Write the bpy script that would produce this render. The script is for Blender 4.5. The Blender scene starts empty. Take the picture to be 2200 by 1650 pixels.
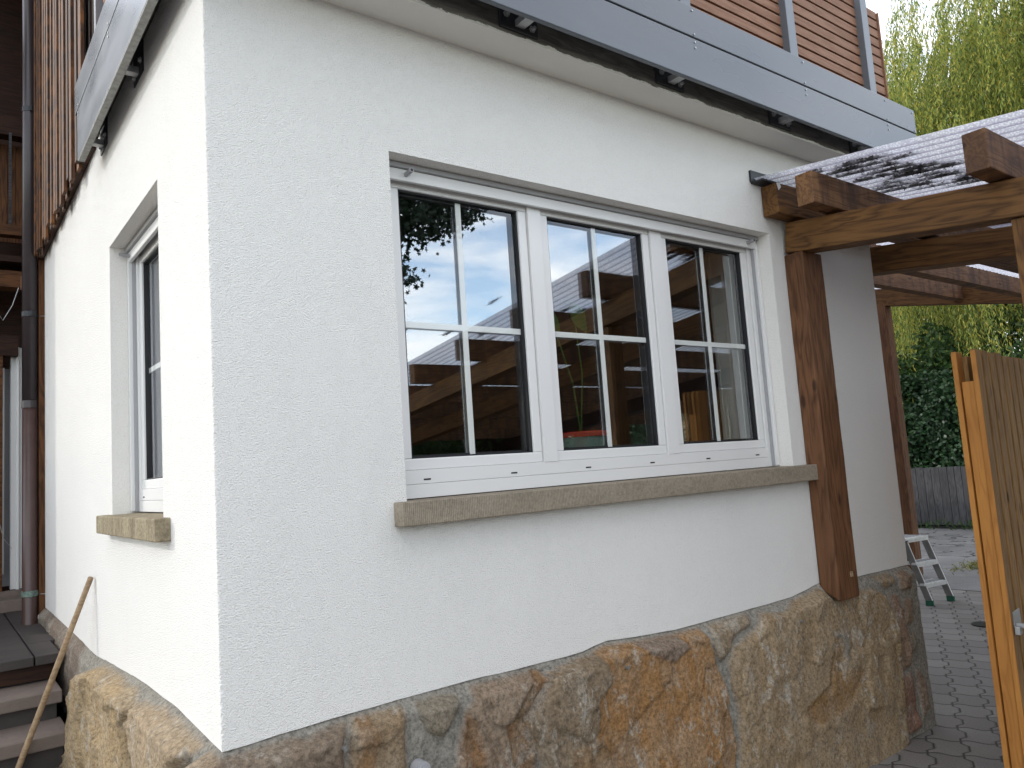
import bpy, bmesh, math, random
import numpy as np
from mathutils import Vector, Matrix
R = math.radians
rng = np.random.default_rng(7)
random.seed(7)
scene = bpy.context.scene
COL = scene.collection

# ------------------------------------------------------------------ camera
cam_d = bpy.data.cameras.new('camera'); cam = bpy.data.objects.new('camera', cam_d); COL.objects.link(cam)
yaw, pit, rol = R(37.38992741), R(6.14689585), R(-3.87177545)
fw = Vector((math.cos(pit)*math.sin(yaw), math.cos(pit)*math.cos(yaw), math.sin(pit)))
r0 = Vector((math.cos(yaw), -math.sin(yaw), 0)); u0 = r0.cross(fw)
rt = math.cos(rol)*r0 + math.sin(rol)*u0; up = -math.sin(rol)*r0 + math.cos(rol)*u0
m = Matrix((rt, up, -fw)).transposed().to_4x4(); m.translation = Vector((0, 0, 1.55))
cam.matrix_world = m
cam_d.sensor_width = 36; cam_d.lens = 36*1650.1/2200; cam_d.clip_start = .05; cam_d.clip_end = 600
scene.camera = cam

# ------------------------------------------------------------------ light
SUN = Vector((-1, 1.05, .66)).normalized()          # direction towards the sun
el = math.asin(SUN.z)
w = bpy.data.worlds.new('World'); scene.world = w; w.use_nodes = True
nt = w.node_tree; N = nt.nodes; L = nt.links
bg = N['Background']
sky = N.new('ShaderNodeTexSky'); sky.sky_type = 'NISHITA'; sky.sun_disc = False
sky.sun_elevation = el; sky.sun_rotation = math.atan2(SUN.x, SUN.y)
sky.air_density = 1.0; sky.dust_density = .6; sky.ozone_density = 1.5
tc = N.new('ShaderNodeTexCoord'); mp = N.new('ShaderNodeMapping')
mp.inputs['Scale'].default_value = (1.0, 1.5, 6.0); mp.inputs['Rotation'].default_value = (R(8), R(-10), R(20))
n1 = N.new('ShaderNodeTexNoise'); n1.inputs['Scale'].default_value = 3.2; n1.inputs['Detail'].default_value = 7
n1.inputs['Roughness'].default_value = .55; n1.inputs['Distortion'].default_value = .5
cr = N.new('ShaderNodeValToRGB'); cr.color_ramp.elements[0].position = .40; cr.color_ramp.elements[1].position = .68; cr.color_ramp.elements[0].color = (.18, .18, .18, 1)
mx = N.new('ShaderNodeMix'); mx.data_type = 'RGBA'
mx.inputs['B'].default_value = (13.2, 12.9, 12.6, 1)
L.new(tc.outputs['Generated'], mp.inputs['Vector']); L.new(mp.outputs[0], n1.inputs['Vector'])
L.new(n1.outputs[0], cr.inputs[0]); L.new(cr.outputs[0], mx.inputs['Factor'])
sk2 = N.new('ShaderNodeVectorMath'); sk2.operation = 'MULTIPLY'; sk2.inputs[1].default_value = (1.45, 1.5, 1.5)
L.new(sky.outputs[0], sk2.inputs[0]); L.new(sk2.outputs[0], mx.inputs['A']); L.new(mx.outputs['Result'], bg.inputs['Color'])
bg.inputs['Strength'].default_value = .15
sd = bpy.data.lights.new('sun', 'SUN'); sd.energy = .9; sd.angle = R(1.2); sd.color = (1, .95, .88)
so = bpy.data.objects.new('sun', sd); COL.objects.link(so)
so.rotation_euler = SUN.to_track_quat('Z', 'Y').to_euler(); so.location = (-6, 4, 8)
vs = scene.view_settings; vs.view_transform = 'Standard'; vs.look = 'None'; vs.gamma = 1
vs.exposure = .70
scene.render.engine = 'CYCLES'
scene.cycles.max_bounces = 8; scene.cycles.transparent_max_bounces = 24; scene.cycles.diffuse_bounces = 5

# ------------------------------------------------------------------ material helpers
class Mt:
    def __init__(s, name, col=(.5, .5, .5), rough=.6, metal=0, spec=.4):
        s.m = bpy.data.materials.new(name); s.m.use_nodes = True
        s.nt = s.m.node_tree; s.N = s.nt.nodes; s.L = s.nt.links
        s.p = s.N['Principled BSDF']; s.out = s.N['Material Output']
        s.p.inputs['Base Color'].default_value = (*col, 1); s.p.inputs['Roughness'].default_value = rough
        s.p.inputs['Metallic'].default_value = metal; s.p.inputs['Specular IOR Level'].default_value = spec
    def n(s, t, **k):
        x = s.N.new(t)
        for a, b in k.items():
            if a in x.inputs: 
                s.set(x.inputs[a], b)
            else: setattr(x, a, b)
        return x
    def set(s, sock, v):
        if hasattr(v, 'is_output') or isinstance(v, bpy.types.NodeSocket): s.L.new(v, sock)
        else: sock.default_value = v
    def coord(s, scale=(1, 1, 1), kind='Object', rot=(0, 0, 0), loc=(0, 0, 0)):
        t = s.n('ShaderNodeTexCoord'); mp = s.n('ShaderNodeMapping')
        mp.inputs['Scale'].default_value = scale; mp.inputs['Rotation'].default_value = rot; mp.inputs['Location'].default_value = loc
        s.L.new(t.outputs[kind], mp.inputs['Vector']); return mp.outputs[0]
    def noise(s, vec, scale=5, detail=4, rough=.5, dist=0):
        x = s.n('ShaderNodeTexNoise'); x.inputs['Scale'].default_value = scale; x.inputs['Detail'].default_value = detail
        x.inputs['Roughness'].default_value = rough; x.inputs['Distortion'].default_value = dist
        s.L.new(vec, x.inputs['Vector']); return x.outputs[0]
    def ramp(s, f, stops):
        x = s.n('ShaderNodeValToRGB'); e = x.color_ramp.elements
        while len(e) < len(stops): e.new(.5)
        for i, (p, c) in enumerate(stops):
            e[i].position = p; e[i].color = (*c, 1) if len(c) == 3 else c
        s.L.new(f, x.inputs[0]); return x.outputs[0]
    def mix(s, f, a, b, mode='MIX'):
        x = s.n('ShaderNodeMix'); x.data_type = 'RGBA'; x.blend_type = mode
        for so_, v in ((x.inputs['Factor'], f), (x.inputs['A'], a), (x.inputs['B'], b)):
            if isinstance(v, bpy.types.NodeSocket): s.L.new(v, so_)
            else: so_.default_value = (*v, 1) if isinstance(v, tuple) and len(v) == 3 else v
        return x.outputs['Result']
    def math(s, op, a, b=0, c=0):
        x = s.n('ShaderNodeMath'); x.operation = op
        for i, v in enumerate((a, b, c)):
            if isinstance(v, bpy.types.NodeSocket): s.L.new(v, x.inputs[i])
            else: x.inputs[i].default_value = v
        return x.outputs[0]
    def bump(s, h, dist=.01, strength=1, normal=None):
        x = s.n('ShaderNodeBump'); x.inputs['Distance'].default_value = dist; x.inputs['Strength'].default_value = strength
        s.L.new(h, x.inputs['Height'])
        if normal: s.L.new(normal, x.inputs['Normal'])
        s.L.new(x.outputs[0], s.p.inputs['Normal']); return x.outputs[0]
    def col(s, v): s.L.new(v, s.p.inputs['Base Color'])

def m_stucco(name, base=(.82, .805, .775), scale=235, dist=.0032, strength=.9):
    t = Mt(name, base, .92, spec=.15)
    c = t.coord(kind='Object')
    a = t.noise(c, scale, 1.5, .5, .25)
    b = t.noise(c, scale*2.6, 1, .5, 0)
    h = t.math('ADD', t.ramp(a, [(.30, (0, 0, 0)), (.70, (1, 1, 1))]), t.math('MULTIPLY', b, .35))
    t.bump(h, dist, strength)
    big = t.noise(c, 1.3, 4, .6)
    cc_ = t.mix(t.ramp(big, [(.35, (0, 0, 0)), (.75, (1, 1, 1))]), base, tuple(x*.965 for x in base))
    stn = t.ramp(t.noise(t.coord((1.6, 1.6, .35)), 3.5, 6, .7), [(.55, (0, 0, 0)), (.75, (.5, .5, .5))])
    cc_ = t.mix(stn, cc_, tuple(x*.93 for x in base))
    t.col(t.mix(t.ramp(a, [(.33, (1, 1, 1)), (.45, (0, 0, 0))]), cc_, tuple(x*.90 for x in base)))  # hollows of the grain darkened in the colour, a painted shade
    return t.m

def m_wood(name, lo, hi, grain=22, stain=0, rough=.65, knots=True, streak=(.0, .0, .0), vscale=1):
    """grain runs along local X"""
    t = Mt(name, hi, rough, spec=.25)
    oi = t.n('ShaderNodeObjectInfo')
    tcn = t.n('ShaderNodeTexCoord'); add = t.n('ShaderNodeVectorMath'); add.operation = 'ADD'
    sc = t.n('ShaderNodeVectorMath'); sc.operation = 'SCALE'; sc.inputs['Scale'].default_value = 37
    cmb = t.n('ShaderNodeCombineXYZ')
    for i in range(3): t.L.new(oi.outputs['Random'], cmb.inputs[i])
    t.L.new(cmb.outputs[0], sc.inputs[0]); t.L.new(tcn.outputs['Object'], add.inputs[0]); t.L.new(sc.outputs[0], add.inputs[1])
    mp = t.n('ShaderNodeMapping'); mp.inputs['Scale'].default_value = (1.1*vscale, 9, 9); t.L.new(add.outputs[0], mp.inputs[0])
    warp = t.noise(mp.outputs[0], 1.2, 3, .5, .3)
    wv = t.math('FRACT', t.math('MULTIPLY', warp, 9))
    ring = t.math('ABSOLUTE', t.math('SUBTRACT', wv, .5))
    mp2 = t.n('ShaderNodeMapping'); mp2.inputs['Scale'].default_value = (2.5*vscale, 90, 90); t.L.new(add.outputs[0], mp2.inputs[0])
    fine = t.noise(mp2.outputs[0], 1.5, 4, .65)
    f = t.math('ADD', t.math('MULTIPLY', ring, .75), t.math('MULTIPLY', fine, .65))
    c = t.ramp(f, [(.22, lo), (.62, hi)])
    mp3 = t.n('ShaderNodeMapping'); mp3.inputs['Scale'].default_value = (1.2, 3.5, 3.5); t.L.new(add.outputs[0], mp3.inputs[0])
    big = t.noise(mp3.outputs[0], 1.6, 4, .6)
    c = t.mix(t.ramp(big, [(.38, (0, 0, 0)), (.75, (.55, .55, .55))]), c, tuple(x*.8 for x in lo))
    if stain:
        mp4 = t.n('ShaderNodeMapping'); mp4.inputs['Scale'].default_value = (7, 2.5, 1.2); t.L.new(add.outputs[0], mp4.inputs[0])
        st = t.noise(mp4.outputs[0], 1.6, 5, .65)
        c = t.mix(t.ramp(st, [(.45, (0, 0, 0)), (.62, (stain, stain, stain))]), c, (.05, .026, .018))
    if knots:
        mpk = t.n('ShaderNodeMapping'); mpk.inputs['Scale'].default_value = (3.2, 8, 8); t.L.new(add.outputs[0], mpk.inputs[0])
        vk = t.n('ShaderNodeTexVoronoi'); vk.inputs['Scale'].default_value = 1; t.L.new(mpk.outputs[0], vk.inputs['Vector'])
        k = t.ramp(vk.outputs['Distance'], [(.07, (1, 1, 1)), (.13, (0, 0, 0))])
        c = t.mix(t.math('MULTIPLY', k, .8), c, (.03, .014, .008))
    t.col(c); t.bump(f, .0025, .5); return t.m

def m_plain(name, col, rough=.5, metal=0, spec=.4, var=.06, nscale=6, bump=0):
    t = Mt(name, col, rough, metal, spec); c = t.coord()
    n = t.noise(c, nscale, 5, .6)
    t.col(t.mix(t.ramp(n, [(.3, (0, 0, 0)), (.7, (1, 1, 1))]), tuple(x*(1-var) for x in col), tuple(min(1, x*(1+var)) for x in col)))
    if bump: t.bump(t.noise(c, nscale*12, 3), bump, .6)
    return t.m

def m_leaf(name, cols, trans=.35, rough=.5):
    t = Mt(name, cols[0], rough, spec=.3)
    g = t.n('ShaderNodeNewGeometry')
    c = t.ramp(g.outputs['Random Per Island'], [(i/(max(1, len(cols)-1)), x) for i, x in enumerate(cols)])
    t.col(c)
    tr = t.n('ShaderNodeBsdfTranslucent'); t.L.new(c, tr.inputs[0])
    mxs = t.n('ShaderNodeMixShader'); mxs.inputs[0].default_value = trans
    t.L.new(t.p.outputs[0], mxs.inputs[1]); t.L.new(tr.outputs[0], mxs.inputs[2]); t.L.new(mxs.outputs[0], t.out.inputs[0])
    return t.m

MAT = {}
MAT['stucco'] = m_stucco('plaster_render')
MAT['reveal'] = m_stucco('smooth_render', (.78, .76, .72), 170, .0025, .55)
MAT['soffit'] = m_plain('soffit_paint', (.77, .75, .70), .9, var=.03, nscale=3, bump=.002)
MAT['white'] = m_plain('white_frame', (.70, .695, .685), .35, var=.01, spec=.5)
MAT['greyseal'] = m_plain('grey_seal', (.33, .33, .34), .5, var=.02)
MAT['black'] = m_plain('black_rubber', (.015, .015, .017), .6)
MAT['alu_head'] = m_plain('grey_head_panel', (.52, .51, .50), .4, var=.02)
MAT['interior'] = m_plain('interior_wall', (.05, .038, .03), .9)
MAT['curtain'] = m_plain('curtain_cloth', (.75, .73, .70), .9)
MAT['wood_pergola'] = m_wood('pergola_timber', (.055, .024, .008), (.185, .088, .028))
MAT['wood_post'] = m_wood('post_timber', (.060, .026, .012), (.165, .075, .034))
MAT['wood_rafter'] = m_wood('rafter_timber', (.09, .042, .020), (.23, .118, .052), stain=.75)
MAT['wood_gate'] = m_wood('gate_timber', (.16, .080, .026), (.33, .18, .060), knots=True)
MAT['wood_gate_orange'] = m_wood('gate_timber_lit', (.36, .145, .033), (.49, .215, .05), knots=False)  # brighter orange than the boards, holding the light on the gate's end
MAT['wood_clad'] = m_wood('cladding_timber', (.014, .006, .003), (.20, .08, .026), stain=1.0)
MAT['wood_clad_dark'] = m_wood('cladding_timber_dark', (.008, .005, .003), (.08, .032, .013), stain=1.0)
MAT['wood_porch'] = m_wood('porch_timber', (.03, .012, .005), (.13, .052, .018))
MAT['wood_dark'] = m_wood('dark_timber', (.012, .005, .003), (.04, .015, .007))
MAT['wood_grey'] = m_wood('weathered_boards', (.022, .022, .024), (.075, .075, .08), knots=True)
MAT['wood_broom'] = m_wood('broom_wood', (.22, .14, .08), (.36, .26, .16), knots=False)
MAT['slat'] = m_wood('railing_slat', (.20, .095, .055), (.30, .165, .105), knots=False)
MAT['slat_orange'] = m_wood('railing_slat_warm', (.34, .13, .05), (.52, .23, .09), knots=False)
MAT['backboard'] = m_plain('dark_backing', (.03, .012, .010), .8)
MAT['pipe'] = m_plain('brown_downpipe', (.062, .034, .029), .38, var=.15, nscale=9, spec=.5)
MAT['pipe_up'] = m_plain('purple_brown_downpipe', (.036, .027, .030), .34, var=.12, nscale=9, spec=.5)
MAT['verdigris'] = m_plain('verdigris_clip', (.16, .22, .19), .6, metal=.3, var=.4, nscale=60)
MAT['steel'] = m_plain('dark_steel', (.045, .047, .05), .45, metal=.6, var=.2)
MAT['galv'] = m_plain('galvanised_metal', (.42, .42, .42), .45, metal=.7, var=.12, nscale=25)
MAT['alu'] = m_plain('ladder_aluminium', (.62, .62, .62), .4, metal=.6, var=.1, nscale=20)
MAT['door_grey'] = m_plain('grey_door', (.20, .20, .21), .5)
MAT['alu_dark'] = m_plain('ladder_channel_side', (.24, .235, .225), .5, metal=.5, var=.1, nscale=20)
MAT['green_foot'] = m_plain('green_rubber', (.015, .10, .06), .5)
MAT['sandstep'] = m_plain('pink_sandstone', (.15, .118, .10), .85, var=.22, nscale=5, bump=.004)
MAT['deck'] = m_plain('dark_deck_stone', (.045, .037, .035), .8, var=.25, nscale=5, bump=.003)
MAT['red'] = m_plain('red_plastic', (.45, .04, .02), .6)
MAT['sage'] = m_plain('sage_pot', (.20, .26, .23), .6)
MAT['beige'] = m_plain('beige_render', (.62, .47, .28), .9, var=.03)
MAT['leaf_hedge'] = m_leaf('hedge_leaves', [(.012, .035, .014), (.02, .055, .02), (.035, .075, .03), (.05, .09, .045)], .15, .35)
MAT['leaf_bush'] = m_leaf('bush_leaves', [(.015, .045, .012), (.035, .085, .02), (.07, .13, .03), (.03, .07, .025)], .3)
MAT['leaf_willow'] = m_leaf('willow_leaves', [(.04, .07, .022), (.14, .20, .045), (.26, .32, .07), (.40, .42, .09), (.52, .42, .08)], .45)
MAT['leaf_maple'] = m_leaf('maple_leaves', [(.008, .022, .010), (.012, .035, .014)], .12)
MAT['leaf_pine'] = m_leaf('pine_needles', [(.02, .05, .025), (.05, .08, .035)], .15)
MAT['leaf_plant'] = m_leaf('house_plant_leaves', [(.04, .12, .01), (.07, .16, .02)], .3)
MAT['twig'] = m_plain('bark', (.07, .05, .035), .9, var=.3, nscale=12, bump=.01)
MAT['twig_y'] = m_plain('willow_twig', (.30, .24, .06), .7)
MAT['debris'] = m_leaf('leaf_litter', [(.03, .022, .015), (.06, .042, .03), (.09, .062, .04)], .12, .9)
MAT['weed'] = m_leaf('weed_leaves', [(.13, .16, .03), (.22, .22, .07), (.28, .24, .12)], .2)

def m_fascia():
    t = Mt('grey_fascia_aluminium', (.36, .38, .42), .32, .0, .6); c = t.coord((1, 1, 4))
    n = t.noise(t.coord((1.2, 1.2, 4)), 1.5, 3, .5, .3)
    s = t.noise(t.coord((1, 1, 1)), 3, 5, .7, 1.5)
    base = t.mix(t.ramp(n, [(.3, (0, 0, 0)), (.75, (1, 1, 1))]), (.075, .088, .108), (.10, .115, .138))
    t.col(base); t.L.new(t.ramp(n, [(.3, (.25, .25, .25)), (.7, (.33, .33, .33))]), t.p.inputs['Roughness'])
    return t.m
MAT['fascia'] = m_fascia()
MAT['fascia_edge'] = m_plain('perforated_edge', (.30, .30, .28), .6, metal=.3, var=.25, nscale=40)
MAT['postgrey'] = m_plain('grey_railing_post', (.15, .165, .185), .35, metal=.3, var=.05)

def m_concrete():
    t = Mt('slab_edge_concrete', (.12, .115, .105), .9, spec=.1)
    c = t.coord((1, 1, 1)); cs = t.coord((1, 1, 7))
    n = t.noise(cs, 5, 6, .65, 1.2); n2 = t.noise(c, 40, 4, .6)
    base = t.ramp(n, [(.3, (.07, .066, .06)), (.5, (.125, .118, .105)), (.72, (.20, .19, .17))])
    # ragged white paint creeping up from the soffit
    sp = t.n('ShaderNodeSeparateXYZ'); tcn = t.n('ShaderNodeTexCoord'); t.L.new(tcn.outputs['Object'], sp.inputs[0])
    rag = t.noise(t.coord((1, 1, 3)), 9, 6, .7)
    lim = t.math('ADD', t.math('MULTIPLY', rag, .045), 3.084)
    msk = t.math('LESS_THAN', sp.outputs[2], lim)
    t.col(t.mix(msk, base, (.55, .53, .48)))
    t.bump(t.math('ADD', n, t.math('MULTIPLY', n2, .3)), .006, .8); return t.m
MAT['concrete'] = m_concrete()

def m_stone():
    t = Mt('rubble_plinth', (.2, .15, .1), .88, spec=.2)
    at = t.n('ShaderNodeAttribute'); at.attribute_name = 'tint'; am = t.n('ShaderNodeAttribute'); am.attribute_name = 'stone'
    c = t.coord()
    fine = t.noise(c, 70, 8, .78)
    med = t.noise(t.coord((1, 1, .6)), 9, 7, .68, .8)
    big = t.noise(t.coord((1.2, 1.2, .5)), 3.2, 5, .6, .6)
    base = at.outputs['Color']
    sf = am.outputs['Fac']
    base = t.mix(t.math('MULTIPLY', t.ramp(med, [(.42, (0, 0, 0)), (.60, (.65, .65, .65))]), sf), base, t.mix(.5, base, (.40, .34, .26)))
    base = t.mix(t.math('MULTIPLY', t.ramp(big, [(.40, (.55, .55, .55)), (.55, (0, 0, 0))]), sf), base, t.mix(.4, base, (.15, .115, .085)))
    # pale lime streaks and specks
    lime = t.noise(t.coord((1.3, 1.3, .7)), 13, 9, .78, .7)
    big2 = t.noise(t.coord((1, 1, .45), loc=(3, 1, 7)), 4.0, 3, .5)
    lm = t.math('MULTIPLY', t.ramp(lime, [(.53, (0, 0, 0)), (.60, (1, 1, 1))]), t.ramp(big2, [(.42, (.12, .12, .12)), (.62, (.85, .85, .85))]))
    lm = t.math('MULTIPLY', lm, am.outputs['Fac'])
    base = t.mix(lm, base, (.46, .43, .37))
    grit = t.ramp(fine, [(.36, (.45, .45, .45)), (.52, (1, 1, 1)), (.68, (1.45, 1.45, 1.45))])
    base = t.mix(1.0, base, grit, 'MULTIPLY')
    t.col(base)
    t.bump(t.math('ADD', t.math('MULTIPLY', fine, .45), t.math('MULTIPLY', t.noise(c, 26, 10, .8, .2), 1.1)), .012, 1.0)
    return t.m
MAT['stone'] = m_stone()

def m_sill(vert_axis_scale):
    t = Mt('bush_hammered_sandstone', (.30, .26, .20), .9, spec=.15)
    c = t.coord(); w_ = t.n('ShaderNodeTexWave'); w_.wave_type = 'BANDS'; w_.bands_direction = 'X'
    w_.inputs['Scale'].default_value = 45; w_.inputs['Distortion'].default_value = 1.2; w_.inputs['Detail'].default_value = 2; w_.inputs['Detail Scale'].default_value = 3
    t.L.new(c, w_.inputs['Vector'])
    n = t.noise(c, 90, 4, .7); b = t.noise(t.coord((1, 1, 2)), 6, 5, .6)
    col = t.mix(t.ramp(w_.outputs['Fac'], [(.2, (.65, .65, .65)), (.8, (0, 0, 0))]), (.35, .30, .235), (.20, .165, .12))
    col = t.mix(t.ramp(b, [(.4, (0, 0, 0)), (.7, (.6, .6, .6))]), col, (.22, .19, .145))
    col = t.mix(1.0, col, t.ramp(n, [(.3, (.75, .75, .75)), (.7, (1.2, 1.2, 1.2))]), 'MULTIPLY')
    t.col(col); t.bump(t.math('ADD', w_.outputs['Fac'], n), .003, .7); return t.m
MAT['sill'] = m_sill(1)
def m_sill2():
    t = Mt('weathered_sandstone_sill', (.3, .25, .18), .9, spec=.15); c = t.coord()
    n = t.noise(t.coord((1, 1, .3)), 14, 7, .75); f = t.noise(c, 70, 4, .7)
    col = t.ramp(n, [(.28, (.15, .125, .085)), (.45, (.26, .215, .145)), (.62, (.36, .31, .21)), (.8, (.31, .29, .24))])
    col = t.mix(1.0, col, t.ramp(f, [(.3, (.6, .6, .6)), (.7, (1.2, 1.2, 1.2))]), 'MULTIPLY')
    t.col(col); t.bump(t.math('ADD', n, f), .005, .8); return t.m
MAT['sill_w'] = m_sill2()

def m_glass(name, k, b):
    t = Mt(name)
    tr = t.n('ShaderNodeBsdfTransparent'); tr.inputs[0].default_value = (.96, .98, .97, 1)
    gl = t.n('ShaderNodeBsdfGlossy'); gl.inputs['Roughness'].default_value = .0; gl.inputs[0].default_value = (.93, .95, 1, 1)
    fr = t.n('ShaderNodeLayerWeight'); fr.inputs[0].default_value = .5
    f = t.math('ADD', t.math('MULTIPLY', t.math('POWER', fr.outputs['Facing'], 4.0), k), b)
    ms = t.n('ShaderNodeMixShader'); t.L.new(f, ms.inputs[0]); t.L.new(tr.outputs[0], ms.inputs[1]); t.L.new(gl.outputs[0], ms.inputs[2])
    t.L.new(ms.outputs[0], t.out.inputs[0]); return t.m
MAT['glass'] = m_glass('outer_window_glass', .9, .07); MAT['glass_in'] = m_glass('coated_window_glass', .4, .31)

def m_sheet(dull=1.0, name='corrugated_translucent_sheet'):
    t = Mt(name, (.72, .71, .76), .3)
    c = t.coord()
    v = t.n('ShaderNodeTexVoronoi'); v.inputs['Scale'].default_value = 110; t.L.new(c, v.inputs['Vector'])
    d = t.ramp(v.outputs['Distance'], [(.25, (.86, .86, .89)), (.6, (.56, .55, .62))])
    spx = t.n('ShaderNodeSeparateXYZ'); t.L.new(t.n('ShaderNodeTexCoord').outputs['Object'], spx.inputs[0])
    fx = t.math('ABSOLUTE', t.math('SUBTRACT', t.math('FRACT', t.math('DIVIDE', t.math('SUBTRACT', spx.outputs[0], 3.285), .076)), .5))
    nd = t.noise(t.coord((1, 2, 1)), 14, 4, .7)
    gr_ = t.ramp(t.math('ADD', fx, t.math('MULTIPLY', t.math('SUBTRACT', nd, .5), .12)), [(.06, (.8, .8, .8)), (.20, (0, 0, 0))])
    d = t.mix(gr_, d, (.22, .20, .27))
    dirt = t.noise(t.coord((1.5, .8, 1)), 2.5, 6, .7)
    d = t.mix(t.ramp(dirt, [(.52, (0, 0, 0)), (.75, (.35, .35, .35))]), d, (.38, .36, .35))
    if dull < 1: d = t.mix(1.0, d, (dull, dull, dull), 'MULTIPLY')
    t.col(d)
    tl = t.n('ShaderNodeBsdfTranslucent'); t.L.new(d, tl.inputs[0])
    tr = t.n('ShaderNodeBsdfTransparent'); tr.inputs[0].default_value = (.95, .95, .97, 1)
    a = t.n('ShaderNodeMixShader'); a.inputs[0].default_value = .80
    b = t.n('ShaderNodeMixShader'); b.inputs[0].default_value = .18
    t.L.new(t.p.outputs[0], a.inputs[1]); t.L.new(tl.outputs[0], a.inputs[2])
    t.L.new(a.outputs[0], b.inputs[1]); t.L.new(tr.outputs[0], b.inputs[2]); t.L.new(b.outputs[0], t.out.inputs[0])
    t.bump(v.outputs['Distance'], .003, .6)
    return t.m
MAT['sheet'] = m_sheet(); MAT['sheet_dimmed'] = m_sheet(.5, 'dimmed_corrugated_sheet')  # second sheet's colour dulled to darken the pergola underneath

def m_paver():
    t = Mt('interlocking_pavers', (.2, .19, .18), .85, spec=.2)
    tcn = t.n('ShaderNodeTexCoord'); mp = t.n('ShaderNodeMapping'); mp.inputs['Rotation'].default_value = (0, 0, R(-26.6))
    t.L.new(tcn.outputs['Object'], mp.inputs[0]); sp = t.n('ShaderNodeSeparateXYZ'); t.L.new(mp.outputs[0], sp.inputs[0])
    S, T = sp.outputs[0], sp.outputs[1]
    A, B = .205, .158
    ss = t.math('MULTIPLY', S, 1/A)
    tt0 = t.math('MULTIPLY', T, 1/B)
    # zigzag of the long joints
    sn = t.math('SINE', t.math('MULTIPLY', ss, 2*math.pi))
    zz = t.math('MAXIMUM', t.math('MINIMUM', t.math('MULTIPLY', sn, 2.2), 1), -1)
    tt = t.math('ADD', tt0, t.math('MULTIPLY', zz, .10))
    wv = t.math('SINE', t.math('MULTIPLY', tt, 2*math.pi))
    ss2 = t.math('ADD', ss, t.math('MULTIPLY', wv, .06))
    ft = t.math('ABSOLUTE', t.math('SUBTRACT', t.math('FRACT', tt), .5))
    fs = t.math('ABSOLUTE', t.math('SUBTRACT', t.math('FRACT', t.math('ADD', ss2, .25)), .5))
    et = t.math('MULTIPLY', t.math('SUBTRACT', .5, ft), B); es = t.math('MULTIPLY', t.math('SUBTRACT', .5, fs), A)
    e = t.math('MINIMUM', et, es)
    j = t.ramp(e, [(.002, (1, 1, 1)), (.0075, (0, 0, 0))])
    cm = t.n('ShaderNodeCombineXYZ'); t.L.new(t.math('FLOOR', tt), cm.inputs[0]); t.L.new(t.math('FLOOR', t.math('ADD', ss2, .25)), cm.inputs[1])
    wn = t.n('ShaderNodeTexWhiteNoise'); t.L.new(cm.outputs[0], wn.inputs[0])
    base = t.ramp(wn.outputs['Value'], [(0, (.175, .16, .147)), (.5, (.205, .19, .175)), (1, (.24, .225, .207))])
    n = t.noise(t.coord(), 2.2, 6, .65); f = t.noise(t.coord(), 120, 3, .6)
    base = t.mix(t.ramp(n, [(.4, (0, 0, 0)), (.68, (.7, .7, .7))]), base, (.18, .168, .16))
    base = t.mix(1.0, base, t.ramp(f, [(.3, (.8, .8, .8)), (.7, (1.15, 1.15, 1.15))]), 'MULTIPLY')
    t.col(t.mix(j, base, (.05, .046, .04)))
    t.bump(t.math('ADD', t.ramp(e, [(.0, (0, 0, 0)), (.012, (1, 1, 1))]), t.math('MULTIPLY', f, .12)), .006, .8)
    return t.m
MAT['paver'] = m_paver()
def m_asphalt():
    t = Mt('old_asphalt', (.1, .1, .1), .9, spec=.2); c = t.coord()
    n = t.noise(c, 1.1, 7, .68, .4); f = t.noise(c, 90, 3, .6)
    v = t.n('ShaderNodeTexVoronoi'); v.feature = 'DISTANCE_TO_EDGE'; v.inputs['Scale'].default_value = .55
    wp = t.n('ShaderNodeVectorMath'); wp.operation = 'ADD'; nn = t.n('ShaderNodeTexNoise'); nn.inputs['Scale'].default_value = 2.5
    t.L.new(c, nn.inputs['Vector']); t.L.new(c, wp.inputs[0]); t.L.new(nn.outputs['Color'], wp.inputs[1]); t.L.new(wp.outputs[0], v.inputs['Vector'])
    base = t.ramp(n, [(.3, (.13, .127, .127)), (.55, (.20, .195, .193)), (.75, (.26, .255, .25))])
    base = t.mix(t.ramp(v.outputs['Distance'], [(.004, (1, 1, 1)), (.012, (0, 0, 0))]), base, (.035, .033, .03))
    base = t.mix(1.0, base, t.ramp(f, [(.3, (.75, .75, .75)), (.7, (1.2, 1.2, 1.2))]), 'MULTIPLY')
    t.col(base); t.bump(f, .004, .6); return t.m
MAT['asphalt'] = m_asphalt()
MAT['soil'] = m_plain('soil_and_grass', (.05, .055, .03), .95, var=.4, nscale=3, bump=.01)

# ------------------------------------------------------------------ object helpers
def tag(o, label=None, cat=None, group=None, kind=None):
    if label: o['label'] = label
    if cat: o['category'] = cat
    if group: o['group'] = group
    if kind: o['kind'] = kind
    return o
def empty(name, loc, label, cat, group=None):
    o = bpy.data.objects.new(name, None); o.location = loc; o.empty_display_size = .2; COL.objects.link(o)
    return tag(o, label, cat, group)
bpy.context.view_layer.update()
def link(name, me, mat, parent=None, mw=None, smooth=False):
    o = bpy.data.objects.new(name, me); COL.objects.link(o)
    if mat: me.materials.append(mat if not isinstance(mat, str) else MAT[mat])
    if mw is not None: o.matrix_world = mw
    if parent is not None:
        o.parent = parent
        pm = world_of(parent)
        o.matrix_parent_inverse = pm.inverted()
    if smooth: me.shade_smooth()
    return o
def world_of(o):
    mm = o.matrix_basis.copy()
    while o.parent is not None:
        mm = o.parent.matrix_basis @ o.matrix_parent_inverse @ mm if False else world_of(o.parent) @ o.matrix_parent_inverse @ mm
        break
    return mm
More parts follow.
